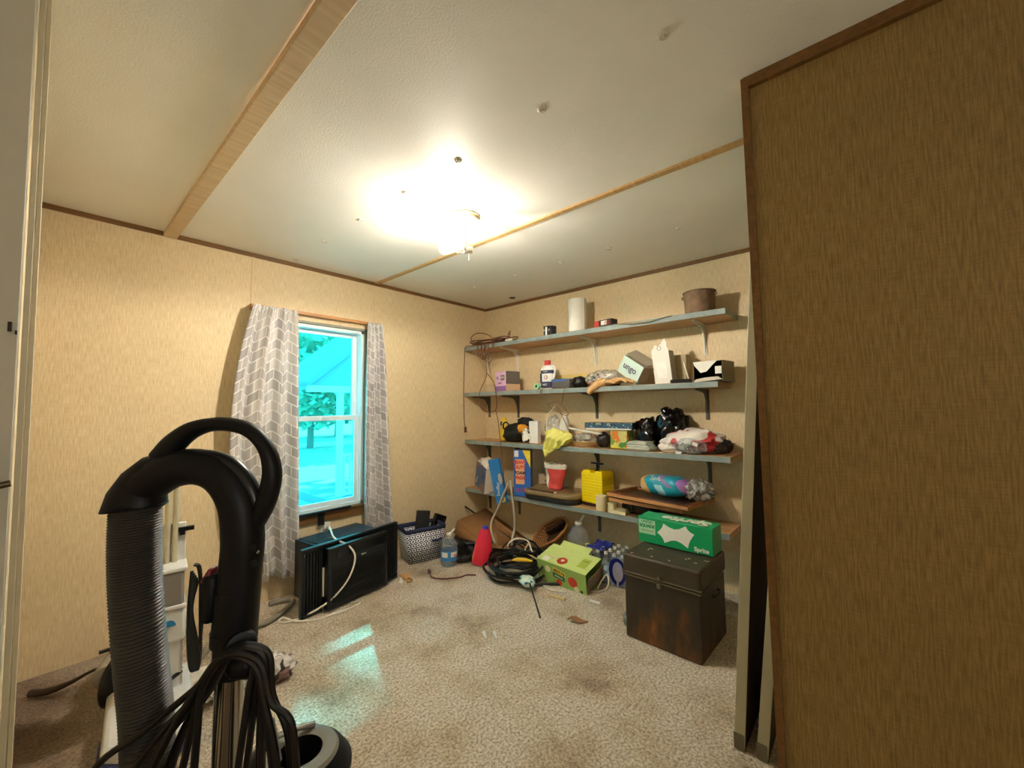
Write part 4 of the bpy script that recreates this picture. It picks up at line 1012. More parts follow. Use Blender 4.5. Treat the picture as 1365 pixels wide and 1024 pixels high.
# ================================================================== CORNER PILE
blue_lab = M('label_blue', '#3F86C4', .4, var=.06); pet = make_plastic_film('clear_pet', '#F4F8FA', '#D5DCE0', .20)
water = make_glass('water', '#E6F2F6', .05, .02)
def jug(nm, loc, r_, h_, label, full=True, lab=True):
    t = thing(nm, label, 'jug', loc)
    q = MB(); q.lathe([(0, .004), (r_*.8, 0), (r_, .012), (r_, h_*.28), (r_*.97, h_*.30), (r_, h_*.32), (r_, h_*.58), (r_*.92, h_*.70), (r_*.66, h_*.82), (r_*.30, h_*.91), (r_*.26, h_*.95)], pet, seg=32); q.build('bottle', t)
    if full:
        q = MB(); q.lathe([(0, .008), (r_*.92, .012), (r_*.96, h_*.3), (r_*.96, h_*.50), (0, h_*.50)], water, seg=32); q.build('water', t)
    q = MB(); q.lathe([(r_*.30, h_*.93), (r_*.30, h_*.99), (r_*.24, h_), (0, h_)], WHITEPL, seg=20); q.build('cap', t)
    q = MB(); q.tube([(r_*.2, 0, h_*.97), (r_*.45, -.005, h_*1.03), (r_*.75, -.01, h_*1.10)], [.005, .009, .006], WHITEPL, 8); q.build('carry_ring', t)
    if lab:
        q = MB(); q.lathe([(r_*1.005, h_*.20), (r_*1.005, h_*.50)], blue_lab, seg=32); lb = q.build('label', t)
        q = MB()
        for a0 in (-118, -188):
            v0 = []
            for k in range(7):
                a = R(a0 + k*8); v0.append((q.bm.verts.new((r_*1.012*math.cos(a), r_*1.012*math.sin(a), h_*.32)), q.bm.verts.new((r_*1.012*math.cos(a), r_*1.012*math.sin(a), h_*.47))))
            for a, b_ in zip(v0, v0[1:]): q.face((a[0], b_[0], b_[1], a[1]), white)
        ob = q.build('printed_panel', lb)
    return t
wj = jug('water_jug', (-.835, -.43, .001), .062, .235, 'water jug with a blue label and white cap on the carpet beside the lattice bin')
jug('empty_jug', (-.225, -1.17, .001), .085, .315, 'large empty clear jug with a white cap against the wall behind the green box', False, False)
text(wj, 'Water', .018, (.010, -.0655, .088), redp, rz=8)

t = thing('detergent_bottle', 'bright red bottle with a blue cap leaning among the black hoses', 'bottle', (-.665, -.60, .001)); t.rotation_euler = rotm(0, 6, -45).to_euler()
RDP = M('bottle_red', '#DE2F48', .3, var=.05)
q = MB(); q.lathe([(0, 0), (.060, 0), (.064, .008), (.062, .07), (.050, .16), (.034, .235), (.024, .255), (.021, .262)], RDP, seg=32, sx=1.2, sy=.7); q.build('body', t)
q = MB(); q.lathe([(.020, .258), (.020, .278), (.017, .282), (0, .282)], M('cap_blue', '#3A3FC0', .35), seg=20); q.build('cap', t)
q = MB(); q.box((-.062, -.0, .09), (.008, .04, .11), M('label_ochre', '#C98A30', .5), rot=(0, 12, 0)); q.build('side_label', t)

t = thing('cardboard_sheet', 'flattened brown cardboard leaning over the pile in the room corner', 'cardboard', (0, 0, 0))
q = MB()
pts = [(-.50, -.14, .205), (-.14, -.12, .235), (-.10, -.60, .03), (-.30, -.72, .018), (-.55, -.56, .085)]
a = [q.bm.verts.new(p) for p in pts]; q.face(a, CARDB)
c_ = [(-.50, -.14, .205), (-.55, -.56, .085), (-.58, -.52, .03), (-.56, -.16, .12)]
q.face([q.bm.verts.new(p) for p in c_], CARDB); q.build('sheet', t, solid=.005)
t = thing('black_tray', 'dark plastic tub under the cardboard in the room corner', 'tub', (-.50, -.34, .001), -50)
q = MB(); q.box((0, 0, .045), (.30, .20, .09), BLACKPL, taper=(1.06, 1.06)); q.box((0, 0, .092), (.335, .225, .008), BLACKPL); q.build('tub', t, bevel=.008)
t = thing('corrugated_hose', 'thick black corrugated hose curled behind the water jug', 'hose', (0, 0, 0))
q = MB()
pp = catmull([(-.70, -.22, .10), (-.62, -.33, .075), (-.60, -.43, .045), (-.66, -.50, .03), (-.76, -.46, .03), (-.78, -.36, .03), (-.70, -.30, .04), (-.62, -.38, .10)], 12)
q.tube(pp, [.024 + (.004 if k % 2 else 0) for k in range(len(pp))], BLACKRUB, 12, smooth=False); q.build('hose', t)
t = thing('black_rod', 'thin black rod slanting from the corner wall down into the hoses', 'rod', (0, 0, 0))
q = MB(); q.cyl((-.288, -.006, .262), (-.272, -.70, .022), .0075, BLACKPL, 10); q.build('rod', t)

# black hose coil
t = thing('hose_coil', 'large coil of black garden hose lying on the carpet in front of the red bottle', 'hose', (-.67, -.935, 0))
q = MB(); rnd = random.Random(12)
pts = []
for k in range(8*14 + 1):
    a = k/14*2*PI + 2.4; lp = k/14
    rr_ = .165 + .022*math.sin(lp*2.4) + .02*math.sin(lp*5.1)
    cx, cy = .02*math.sin(lp*1.7), .025*math.cos(lp*2.3)
    pts.append((cx + rr_*.95*math.cos(a), cy + rr_*1.05*math.sin(a), .012 + .0125*lp + .012*math.sin(a*2 + lp)**2))
q.tube(pts, .0085, BLACKRUB, 8, 3); q.build('coil', t)
q = MB(); q.tube([(-.06, -.14, .05), (-.05, -.20, .016), (.05, -.30, .012), (.10, -.40, .012), (.06, -.50, .012)], .009, BLACKRUB, 8, 8); q.build('loose_end', t)
t = thing('yellow_tool', 'flat yellow handle lying across the black hose coil', 'tool handle', (-.70, -1.02, .135), -55)
q = MB(); q.tube([(-.065, 0, 0), (-.03, 0, .004), (.02, 0, .003), (.07, 0, -.004)], [.006, .014, .013, .007], M('tool_yellow', '#E2BE2E', .4), 10); q.build('handle', t)
t = thing('cable_tangle', 'tangle of thin black cables behind the hose coil in front of the wicker basket', 'cables', (-.47, -.88, 0))
q = MB(); rnd = random.Random(15)
for k in range(9):
    r0 = rnd.uniform(.07, .13); cx, cy = rnd.uniform(-.05, .05), rnd.uniform(-.06, .06); z0 = .03 + k*.014; p = []
    for s_ in range(9):
        a = s_/8*2*PI*.93 + k*1.1; p.append((cx + r0*math.cos(a), cy + r0*1.2*math.sin(a), z0 + .022*math.sin(a*2+k)))
    q.tube(p, .0055, BLACKRUB, 6, 4)
q.build('cables', t)
t = tag(MB().tube([(-.52, -.80, .05), (-.55, -.76, .14), (-.50, -.80, .185), (-.47, -.88, .18), (-.50, -.94, .14), (-.53, -.98, .12)], .0055, WHITECORD, 8, 8).tube([(-.47, -.90, .175), (-.52, -.90, .13), (-.55, -.96, .12), (-.55, -1.05, .10)], .005, M('cord_straw', '#D9C48A', .6), 8, 8).build('coaxial_cable'), 'pale looped cable arching over the black cable tangle', 'cable')
t = tag(MB().tube([(-1.03, -.45, .012), (-1.06, -.52, .006), (-1.02, -.60, .006), (-.94, -.66, .006), (-.88, -.67, .006), (-.84, -.72, .006)], .005, M('maroon_cord', '#6A3630', .5), 8, 8).tube([(-1.015, -.425, .016), (-1.03, -.45, .012)], .012, MATS['maroon_cord'], 8, 1).build('maroon_cord'), 'maroon cord end curving over the carpet in front of the water jug', 'cord')

# wicker basket tipped against the wall
t = thing('wicker_basket', 'oval brown wicker basket tipped on its side against the wall', 'basket', (-.16, -.86, .165)); t.rotation_euler = rotm(0, 0, -90).to_euler()
t.rotation_euler = (rotm(0, 0, -90) @ rotm(0, -32, 0) @ rotm(52, 0, 0)).to_euler()
wk = make_ribbed('wicker', '#4A2A14', '#9A6A38', 26, 'Z', .6); wkd = M('wicker_rim', '#A8743E', .6, var=.3, scale=50, bump=.6)
q = MB(); q.lathe([(0, -.075), (.55, -.075), (.75, -.055), (1.0, .0)], wk, seg=40, sx=1, sy=1)
for v in q.bm.verts: v.co.x *= .20; v.co.y *= .095
q.build('bowl', t, solid=.006)
q = MB(); q.tube([(.20*math.cos(k*PI/18), .095*math.sin(k*PI/18), .003*math.sin(k*PI*1.5)) for k in range(37)], .009, wkd, 8, 1); q.build('rim', t)
q = MB()
for k in range(28):
    a = k*2*PI/28; ca, sa = math.cos(a), math.sin(a)
    q.tube([(.11*ca, .052*sa, -.068), (.15*ca, .071*sa, -.048), (.196*ca, .093*sa, .0)], .0035, wkd, 5, 3)
q.build('ribs', t)
q = MB(); q.box((.04, .045, -.035), (.22, .035, .05), M('basket_dark_cloth', '#3A2012', .8)); q.build('cloth', t, bevel=.01)  # dark brown block inside the bowl

# case of bottled water, each bottle its own thing
first = None
spots = [(-.348 + .062*i_, -1.337 - .060*j_) for j_ in range(5) for i_ in range(4)]
def mk_bottle(loc, label):
    t = thing('water_bottle', label, 'bottle', loc, 0, 'small water bottles in the wrapped case')
    q = MB(); q.lathe([(0, .003), (.024, 0), (.028, .006), (.028, .05), (.026, .055), (.028, .06), (.028, .125), (.022, .150), (.011, .170), (.010, .180)], pet, seg=16); q.build('body', t)
    q = MB(); q.lathe([(.0125, .176), (.0125, .192), (0, .192)], WHITEPL, seg=14); q.build('cap', t)
    q = MB(); q.lathe([(.0286, .06), (.0286, .11)], M('bottle_label', '#B9CCE4', .4), seg=16); q.build('label', t)
    return t
for k, (x, y) in enumerate(spots):
    i_, j_ = k % 4, k // 4
    row = ('front', 'second', 'third', 'rear')[i_]; pos = ('first', 'second', 'middle', 'fourth', 'last')[j_]
    lb = 'small water bottle, %s from the left in the %s row of the wrapped case' % (pos, row)
    if first is None: first = mk_bottle((x, y, .002), lb)
    else:
        c = copy_tree(first); c.location = (x, y, .002); c['label'] = lb
t = thing('shrink_wrap', 'blue and white printed plastic wrap around the case of small water bottles', 'wrap', (-.258, -1.457, .001))
wrp = make_blotch('wrap_print', '#A9BEDA', ['#2A3580', '#E4E8F0'], 9, .53, rough=.25)
q = MB()
pr_ = rrect(.255, .315, .035)
v0 = [(q.bm.verts.new((x, y, 0)), q.bm.verts.new((x*1.0, y*1.0, .10 + .02*math.sin(k*1.3)))) for k, (x, y) in enumerate(pr_)]
for k in range(len(v0)):
    a, b_ = v0[k], v0[(k+1) % len(v0)]; q.face((a[0], b_[0], b_[1], a[1]), wrp)
q.build('sleeve', t, solid=.0012)
NV = M('wrap_navy', '#1E2468', .25); GE = M('wrap_grey', '#9C9CB0', .3)
q = MB(); F = Matrix.Translation((-.1290, -.100, 0)) @ rotm(0, 0, -90) @ rotm(90, 0, 0)
ell = lambda cx, cy, a, b_, n=28: [(cx + a*math.cos(k*2*PI/n), cy + b_*math.sin(k*2*PI/n)) for k in range(n)]
q.prism(ell(0, .098, .060, .085), 0, .0015, NV, F); q.build('navy_ring', t)
q = MB(); q.prism(ell(0.004, .098, .036, .062), .0015, .0028, GE, F); q.box((-.132, -.102, .022), (.002, .014, .04), GE); q.build('grey_oval', t)
q = MB()
q.grid(lambda u, v: (-.10 + .17*u, .145 - .13*v, .197 + .016*noise.noise(Vector((u*6, v*6, 3))) + .01*math.sin(u*9)), 14, 12, M('wrap_top', '#2F3A8C', .25, var=.4, scale=14, bump=.6)); q.build('torn_top', t, solid=.001)
q = MB(); q.lathe([(0, 0), (.013, 0), (.013, .012), (0, .012)], M('cap_lime', '#C8D84A', .4), (-.055, .163, .19), 14); q.build('lime_cap', t)

# green juice carton
mb = thing('juice_carton', 'light green apple print carton tipped on the hose coil, open at its right end', 'box', (-.605, -1.09, .006)); mb.rotation_euler = (rotm(0, 0, -90) @ rotm(13, 3, 0)).to_euler()
G1 = M('carton_green', '#9CBE62', .45, var=.06); G2 = M('carton_lime', '#CFE08A', .45, var=.05); AP = M('apple_red', '#C8402C', .4, var=.25, scale=18); GD = M('carton_darkgreen', '#2F7A4A', .4)
Lx, Dy, Hz = .375, .20, .15
q = MB()
q.box((Lx/2, .0015, Hz/2), (Lx, .003, Hz), G1); q.box((Lx/2, Dy, Hz/2), (Lx, .003, Hz), G1); q.box((Lx/2, Dy/2, Hz), (Lx, Dy, .003), G2); q.box((Lx/2, Dy/2, .0015), (Lx, Dy, .003), G1); q.box((.0015, Dy/2, Hz/2), (.003, Dy, Hz), G1)
q.build('carton', mb)
q = MB(); q.box((Lx+.004, Dy/2, Hz/2-.01), (.003, Dy-.01, Hz-.03), M('carton_inside', '#7A6A52', .8), rot=(0, 14, 0)); q.build('end_flap', mb)
q = MB(); q.box((Lx*.45, Dy+.02, Hz+.006), (Lx*.6, .06, .003), G2, rot=(18, 0, 0)); q.build('top_flap', mb)
F = rotm(90, 0, 0)
q = MB()
for cx, cy, r_, m_ in ((.275, .068, .034, AP), (.17, .030, .022, AP), (.085, .10, .022, M('apple_cream', '#E0DDB8', .5)), (.30, .028, .018, MATS['apple_cream'])):
    q.prism(ell(cx, cy, r_, r_), 0, .0012 + .0003*(cx > .29), m_, F)
q.build('apple_print', mb)
q = MB(); q.prism([(.125, .095), (.215, .080), (.215, .045), (.125, .06)], 0, .0010, GD, F); q.build('brand_plate', mb)
q = MB(); q.prism([(.128, .128), (.222, .108), (.222, .080), (.128, .098)], 0, .0016, M('plate_yellow', '#E8D24A', .4), F); q.build('name_plate', mb)
text(mb, "MOTT'S", .024, (.176, -.0022, .103), M('letter_maroon', '#6A1E1E', .4), ry=12, bold=.001)
text(mb, "applesauce", .014, (.170, -.0018, .070), white, ry=10)
q = MB()
for cx, cy, r_, m_ in ((.17, .055, .036, AP), (.10, .07, .018, MATS['apple_cream']), (.172, .058, .012, MATS['apple_cream'])): q.prism(ell(cx, cy, r_, r_), Hz+.0012, Hz+.0026 + (.0008 if r_ < .02 else 0), m_)
q.build('top_print', mb)
q = MB(); q.box((.31, .10, Hz+.002), (.06, .10, .001), M('faint_green', '#B2C84E', .5)); q.build('info_panel', mb)
for bx_ in (((.06, .03, Hz+.002), (.045, .04, .001)), ((.03, -.0010, .020), (.035, .001, .03))):
    q = MB(); q.box(*bx_, white); q.build('white_patch', mb)
text(mb, 'Nutrition', .012, (.31, .12, Hz+.003), GD, rx=0)

# small things on the carpet
t = tag(MB().tube([(-.50, -1.475, .01), (-.49, -1.50, .06), (-.485, -1.535, .105), (-.50, -1.555, .07), (-.51, -1.54, .03), (-.52, -1.50, .007), (-.56, -1.46, .007)], .005, WHITECORD, 8, 8).build('white_loop'), 'short white cord standing in a loop right of the green carton', 'cord')
t = tag(MB().tube([(-.66, -1.22, .006), (-.69, -1.19, .010), (-.70, -1.25, .008), (-.68, -1.31, .006), (-.66, -1.35, .005)], .005, WHITECORD, 8).build('phone_cord'), 'short white cord end poking out under the green carton', 'cord')
t = thing('metal_rod', 'thin dark rod propped on the hose with its tip on the carpet', 'rod', (0, 0, 0))
q = MB(); q.cyl((-.785, -1.150, .060), (-1.010, -1.407, .006), .005, BLACKPL, 10); q.build('rod', t)
t = thing('green_wrapper', 'small crumpled green and white wrapper at the upper end of the thin rod', 'wrapper', (-.78, -1.13, .045))
q = MB(); q.blob((0, 0, .01), (.04, .055, .034), make_blotch('mint_wrapper', '#CFE0D2', ['#3F9A8A', '#3A6AA0'], 24, .56), .4, 2.5, 60, 3); q.build('wrapper', t)
t = thing('wood_chip', 'short pale wood splinter on the carpet in front of the green carton', 'wood splinter', (-.757, -1.345, .001), -80)
q = MB(); q.box((0, 0, .006), (.10, .018, .011), M('chip_wood', '#D9C28A', .7)); q.build('splinter', t, bevel=.001)
t = thing('dry_leaf', 'curled dry brown leaf on the carpet in front of the metal chest', 'leaf', (-.91, -1.585, .002), -60)
q = MB(); q.grid(lambda u, v: ((u-.5)*.11, (v-.5)*.05*math.sin(PI*u), .006 + .012*abs(v-.5) + .008*math.sin(u*6)), 10, 4, M('leaf_brown', '#9A7048', .7)); q.build('leaf', t, solid=.001)
t = thing('clear_lid', 'clear plastic cup lid leaning against the left side of the metal chest', 'lid', (-.78, -1.805, .04)); t.rotation_euler = rotm(0, 0, 0).to_euler()
q = MB(); q.lathe([(.005, 0), (.034, 0), (.038, .006), (.034, .012)], CLEAR, (0, 0, 0), 24, rot=(80, 0, 0)); q.build('lid', t, solid=.001)
t = thing('paper_scrap', 'small white paper scrap beside the lower right corner of the green carton', 'paper', (-.66, -1.545, .001), 20)
q = MB(); q.box((0, 0, .004), (.03, .06, .004), white, rot=(8, 0, 0)); q.build('scrap', t)
for (x, y, lb) in ((-1.335, -1.305, 'tiny white wall anchor on the open carpet, the left of the pair'), (-1.300, -1.345, 'tiny white wall anchor on the open carpet, the right of the pair')):
    t = thing('wall_anchor', lb, 'wall anchor', (x, y, .002), -30, 'pair of white wall anchors on the carpet')
    q = MB(); q.tube([(0, -.025, .006), (0, .0, .008), (0, .022, .012)], [.004, .006, .010], WHITEPL, 10); q.build('anchor', t)

# ================================================================== METAL TRUNK, GREEN CARTON
tr = thing('metal_chest', 'dark rusty metal storage chest with a latch standing at the shelf wall', 'chest', (-.866, -1.843, .001), -92)
m, n, L, b = nodes_mat('trunk_metal')
tc = n.new('ShaderNodeTexCoord'); nz = n.new('ShaderNodeTexNoise'); nz.inputs['Scale'].default_value = 5; nz.inputs['Detail'].default_value = 8; nz.inputs['Roughness'].default_value = .65
mp = n.new('ShaderNodeMapping'); mp.inputs['Scale'].default_value = (2.2, 2.2, .6)
L.new(tc.outputs['Object'], mp.inputs[0]); L.new(mp.outputs[0], nz.inputs['Vector'])
sx = n.new('ShaderNodeSeparateXYZ'); L.new(tc.outputs['Object'], sx.inputs[0])
ma = n.new('ShaderNodeMath'); ma.operation = 'MULTIPLY_ADD'; ma.inputs[1].default_value = -.9; L.new(sx.outputs['Z'], ma.inputs[0]); L.new(nz.outputs['Fac'], ma.inputs[2])
r = ramp(n, [(.22, '#332B22'), (.40, '#3D3225'), (.54, '#6A4220'), (.64, '#8A5A2C')])
L.new(ma.outputs[0], r.inputs['Fac']); L.new(r.outputs[0], b.inputs['Base Color']); b.inputs['Roughness'].default_value = .5; b.inputs['Metallic'].default_value = .25
TM = m; TL = M('trunk_lid', '#40372B', .5, .2, var=.25, scale=8)
q = MB(); q.box((.185, .18, .155), (.370, .355, .31), TM); q.build('box', tr, bevel=.006)
q = MB(); q.box((.185, .18, .365), (.382, .368, .096), TL); q.build('lid', tr, bevel=.012, bseg=3)
q = MB(); q.box((.185, -.002, .312), (.384, .012, .006), M('trunk_edge', '#6E6450', .4, .4)); q.box((.185, -.004, .326), (.386, .012, .005), MATS['trunk_edge']); q.build('seam_highlight', tr)  # pale bars, the highlight along the lid seam put into their colour
q = MB(); q.box((.185, -.008, .318), (.026, .006, .055), TL); q.box((.185, -.012, .30), (.016, .008, .022), MATS['trunk_edge']); q.cyl((.185, -.010, .335), (.185, -.014, .335), .008, MATS['trunk_edge'], 12); q.build('latch', tr, bevel=.001)
q = MB(); q.tube([(.377, .13, .27), (.392, .14, .262), (.392, .21, .262), (.377, .22, .27)], .006, M('handle_iron', '#1E1812', .5, .5), 8); q.build('side_handle', tr)
GS = M('soda_green', '#0F9A5C', .35, var=.03); GS2 = M('soda_green_end', '#0D7E4C', .4)
sp = thing('soda_carton', 'green soda can carton with a white burst mark on top of the metal chest', 'box', (-.648, -1.826, .416), -92)
q = MB(); q.box((.195, .066, .069), (.39, .132, .136), GS); q.build('carton', sp, bevel=.003)
star = []
tips = [(-.075, .050), (-.118, -.006), (-.070, -.056), (.078, -.058), (.118, .022), (.068, .058)]
for k in range(6):
    p, nx = Vector(tips[k]), Vector(tips[(k+1) % 6])
    star.append(tuple(p)); mid = (p+nx)/2; pull = .68 if (p-nx).length < .09 else .52
    for s_ in (.25, .5, .75):
        b_ = p.lerp(nx, s_); f_ = 1 - (1-pull)*4*s_*(1-s_) * (1.0 if (p-nx).length > .09 else .55)
        star.append((b_.x*(1-(1-f_)*.35), b_.y*f_))
q = MB(); F = Matrix.Translation((.205, -.0001, .072)) @ rotm(90, 0, 0)
q.prism([(x*.82, y*.95) for x, y in star], 0, .0012, white, F); q.build('burst_mark', sp)
text(sp, 'Sprite', .030, (.335, -.0012, .022), white, bold=.001)
text(sp, 'Sprite', .105, (.24, .062, .1385), white, rx=0, shear=.15, bold=.003, ext=.0008, rz=180)
PL = M('panel_pale', '#A9D8B4', .4)
q = MB(); q.box((.052, -.0008, .085), (.092, .001, .075), PL); q.build('pale_panel', sp)
text(sp, 'LIMITED', .018, (.052, -.002, .112), GS2); text(sp, 'SQUADS', .022, (.052, -.002, .090), GS2, bold=.001); text(sp, 'ZERO SUGAR', .012, (.052, -.002, .066), M('olive_print', '#9AAA4A', .4))
for (x, y, lb, nm) in ((.06, .015, 'dried paint flake on the trunk lid, left end', 0), (.20, .02, 'dried paint flake on the trunk lid, middle front', 0)): pass
q = MB(); rnd = random.Random(2)
for k in range(10): q.box((rnd.uniform(.02, .36), rnd.uniform(.02, .16), .4135), (rnd.uniform(.006, .022), rnd.uniform(.004, .008), .001), CREAM, rot=(0, 0, rnd.uniform(0, 180)))
ob = q.build('paint_flakes', tr); ob['kind'] = 'stuff'

# ================================================================== LEANING PANELS BY THE PARTITION
pe = M('panel_edge', '#B5AF92', .5, var=.05); pf = M('panel_face', '#4A3C28', .6)
def lean(y0, y1, x0, lb, h_):
    t = thing('door_panel', lb, 'door panel', (0, 0, 0))
    q = MB(); th = .034
    v = [(x0, y0, .002), (x0, y0-th, .002), (x0, y1-th, h_), (x0, y1, h_)]
    a = [q.bm.verts.new(p) for p in v]; c = [q.bm.verts.new((p[0]+.42, p[1], p[2])) for p in v]
    q.face(a, pe); q.face(c, pe)
    for k in range(4): q.face((a[k], a[(k+1) % 4], c[(k+1) % 4], c[k]), pf if k in (1,) else pe)
    q.build('panel', t, bevel=.002)
    q = MB(); q.box((x0-.001, y0-th/2, .03), (.004, th*.9, .05), M('panel_shoe', '#6A6450', .6)); q.build('foot_bracket', t)
    return t
lean(-2.425, -2.56, -1.262, 'tall pale edged panel leaning beside the partition, the one nearer the metal chest', 1.98)
lean(-2.492, -2.63, -1.262, 'shorter pale edged panel leaning closest to the partition edge', 1.42)

# ================================================================== WHITE CARPET CLEANER AND FLOOR BITS, LEFT
cc = thing('carpet_cleaner', 'white upright carpet cleaner with a blue badge behind the hose', 'carpet cleaner', (-2.545, -.72, 0), -8)
WP = M('cleaner_white', '#DADBDA', .35, var=.03); GP = M('cleaner_tank', '#8A8480', .2, var=.06)
q = MB(); q.prism([(-.115, -.25), (-.06, -.30), (.06, -.30), (.115, -.25), (.125, .10), (.08, .16), (-.08, .16), (-.125, .10)], .012, .095, WP); q.build('base', cc, bevel=.018, bseg=3)
q = MB(); q.prism([(-.125, -.26), (-.065, -.312), (.065, -.312), (.125, -.26), (.128, -.12), (-.128, -.12)], .010, .060, M('cleaner_navy', '#2C3A66', .35)); q.build('nozzle_cover', cc, bevel=.008)
q = MB(); q.box((0, .04, .25), (.19, .11, .36), WP, taper=(.94, .9)); q.build('column', cc, bevel=.012)
q = MB(); q.box((.0, -.005, .345), (.195, .10, .13), WP); q.build('lower_tank', cc, bevel=.012)
q = MB(); q.box((0, -.002, .480), (.180, .11, .13), GP); q.build('clear_tank', cc, bevel=.010)
for zz in (.552, .412):
    q = MB(); q.box((0, .0, zz), (.198, .12, .017), WP); q.build('white_band', cc, bevel=.005)
q = MB(); F = Matrix.Translation((.048, -.0555, .345)) @ rotm(90, 0, 0); q.prism([(.02*math.cos(k*PI/10), .024*math.sin(k*PI/10)) for k in range(11)], 0, .003, M('badge_blue', '#2E86C0', .3), F); q.build('badge', cc)
q = MB(); q.box((.01, .055, .63), (.17, .02, .16), WP); q.build('back_plate', cc, bevel=.004)
for xx in (.035, .060):
    q = MB(); q.tube([(xx, .035, .56), (xx, .045, .98)], .010, M('pole_cream', '#CFC9B0', .3, .3), 12, smooth=False); q.build('handle_pole', cc)
q = MB(); q.tube([(-.03, .045, .97), (0, .045, 1.01), (.06, .045, 1.0), (.07, .045, .96)], .014, WP, 10); q.build('grip', cc)
q = MB(); q.box((.095, .04, .685), (.05, .02, .016), BLACKPL); q.box((.082, .04, .672), (.018, .02, .02), BLACKPL); q.build('upper_hook', cc)
q = MB(); q.tube([(.09, 0, .14), (.03, -.06, .135)], .008, BLACKPL, 8, 1); q.blob((.02, -.062, .135), (.014, .014, .014), BLACKPL, 0, 1, 0, 2); q.build('lower_hook', cc)
q = MB()
for k in range(5):
    dx = .008*k
    q.tube([(.115+dx*.6, -.005, .52-.01*k), (.108+dx*.3, -.012+.004*k, .36), (.112+dx, -.02, .20), (.125+dx*.5, -.02, .135), (.142+dx*.2, -.015, .20), (.152-dx*.2, -.01, .36), (.138+dx*.1, -.005, .52), (.122, -.004, .545)], .0065, BLACKRUB, 8, 6)
q.build('wound_cord', cc)
q = MB(); q.box((.06, .17, .05), (.07, .08, .07), M('grey_motor', '#8C9088', .4), rot=(0, 0, 20)); q.cyl((.095, .17, .05), (.15, .19, .055), .030, WP, 18); q.build('side_port', cc, bevel=.006)
q = MB(); q.tube([(.14, .19, .055), (.24, .44, .018), (.36, .46, .017), (.50, .49, .017), (.61, .60, .017), (.635, .66, .017), (.60, .70, .017), (.52, .70, .017)], .014, M('grey_hose', '#8A8272', .5), 12, 10); q.build('suction_hose', cc)
t = thing('crumpled_bag', 'crumpled cream and white plastic bag on the carpet right of the carpet cleaner', 'bag', (-2.355, -.72, .001), 20)
q = MB(); q.blob((0, 0, .045), (.075, .11, .05), make_blotch('cream_bag', '#D9D2C4', ['#C9A868', '#8C8078'], 15, .56, rough=.3), .35, 2.4, 71, 4, -.8, sharp=True); q.build('bag', t, angle=60)
t = thing('crumpled_packet', 'crumpled white and dark speckled packet on the carpet behind the chrome tube', 'packet', (-2.185, -.83, .001), -20)
q = MB(); q.blob((0, 0, .045), (.10, .055, .055), make_blotch('speckle_packet', '#D6CEC8', ['#2A2226', '#8A6A68'], 14, .54, rough=.3), .4, 2.2, 73, 4, -.8, sharp=True); q.build('packet', t, angle=60)
t = thing('caulk_tube', 'grey beige roller frame with a dark wheel lying at the left by the wall', 'roller', (0, 0, 0))
BG = M('roller_beige', '#A39A8C', .5, var=.08)
q = MB(); q.lathe([(0, -.12), (.045, -.12), (.052, -.10), (.052, .10), (.045, .12), (0, .12)], BG, (-2.60, -.33, .085), 24, rot=(90, 0, -20)); q.build('barrel', t)
q = MB(); q.lathe([(0, -.016), (.075, -.016), (.088, -.008), (.088, .008), (.075, .016), (0, .016)], BLACKRUB, (-2.625, -.50, .089), 28, rot=(90, 0, 60)); q.build('wheel', t)
q = MB(); q.cyl((-2.64, -.50, .089), (-2.58, -.46, .095), .02, BLACKPL, 12); q.build('axle', t)
q = MB(); q.tube([(-2.845, -.19, .020), (-2.80, -.235, .024), (-2.74, -.29, .05), (-2.675, -.345, .092), (-2.658, -.36, .085), (-2.65, -.37, .05)], [.014, .013, .0065, .006, .006], M('crank_brown', '#3A2A22', .5), 10); q.build('crank_handle', t)
q = MB(); q.box((-2.635, -.33, .150), (.05, .015, .010), BLACKPL); q.cyl((-2.625, -.33, .135), (-2.625, -.33, .150), .006, CHROME, 10); q.build('small_lever', t)
t['label'] = 'beige wheeled drum with a dark crank handle lying at the left by the wall'; t.name = 'wheeled_drum'; t['category'] = 'drum'

# ================================================================== VACUUM CLEANER IN THE FOREGROUND
vc = thing('vacuum_cleaner', 'large black vacuum cleaner wand and grey hose standing in the left foreground', 'vacuum cleaner', (-2.672, -2.173, 0), -48.81)
def P(x, z, y=0): return (x, y, z)
q = MB()
q.tube([P(-.128, 1.056), P(-.108, 1.074), P(-.078, 1.088), P(-.045, 1.090), P(-.015, 1.077), P(.007, 1.045), P(.0145, 1.000), P(.0125, .955), P(.010, .925)], [.0265, .026, .0245, .024, .0245, .0255, .0255, .0255, .026], VACBLK, 24, 8)
q.tube([P(.010, .93), P(.006, .862)], .0265, VACBLK, 24, smooth=False); q.build('curved_tube', vc)
# flared hood where the hose leaves the tube
q = MB(); ring = []
path = [Vector(P(-.088, 1.088)), Vector(P(-.107, 1.082)), Vector(P(-.121, 1.067)), Vector(P(-.129, 1.050)), Vector(P(-.1325, 1.037))]
rad = [.022, .0255, .0295, .034, .037]
dirs = [Vector((-1, 0, -.15)), Vector((-1, 0, -.6)), Vector((-.8, 0, -1)), Vector((-.35, 0, -1)), Vector((.12, 0, -1))]
for p, r_, d_ in zip(path, rad, dirs):
    d_.normalize(); s1 = Vector((0, 1, 0)); s2 = d_.cross(s1)
    ring.append([q.bm.verts.new(p + (s1*math.cos(k*PI/14)*.85 + s2*math.sin(k*PI/14))*r_) for k in range(28)])
for a, c in zip(ring, ring[1:]):
    for k in range(28): q.face((a[k], a[(k+1) % 28], c[(k+1) % 28], c[k]), VACBLK)
q.face(ring[0], VACBLK); q.build('hose_hood', vc, solid=.002)
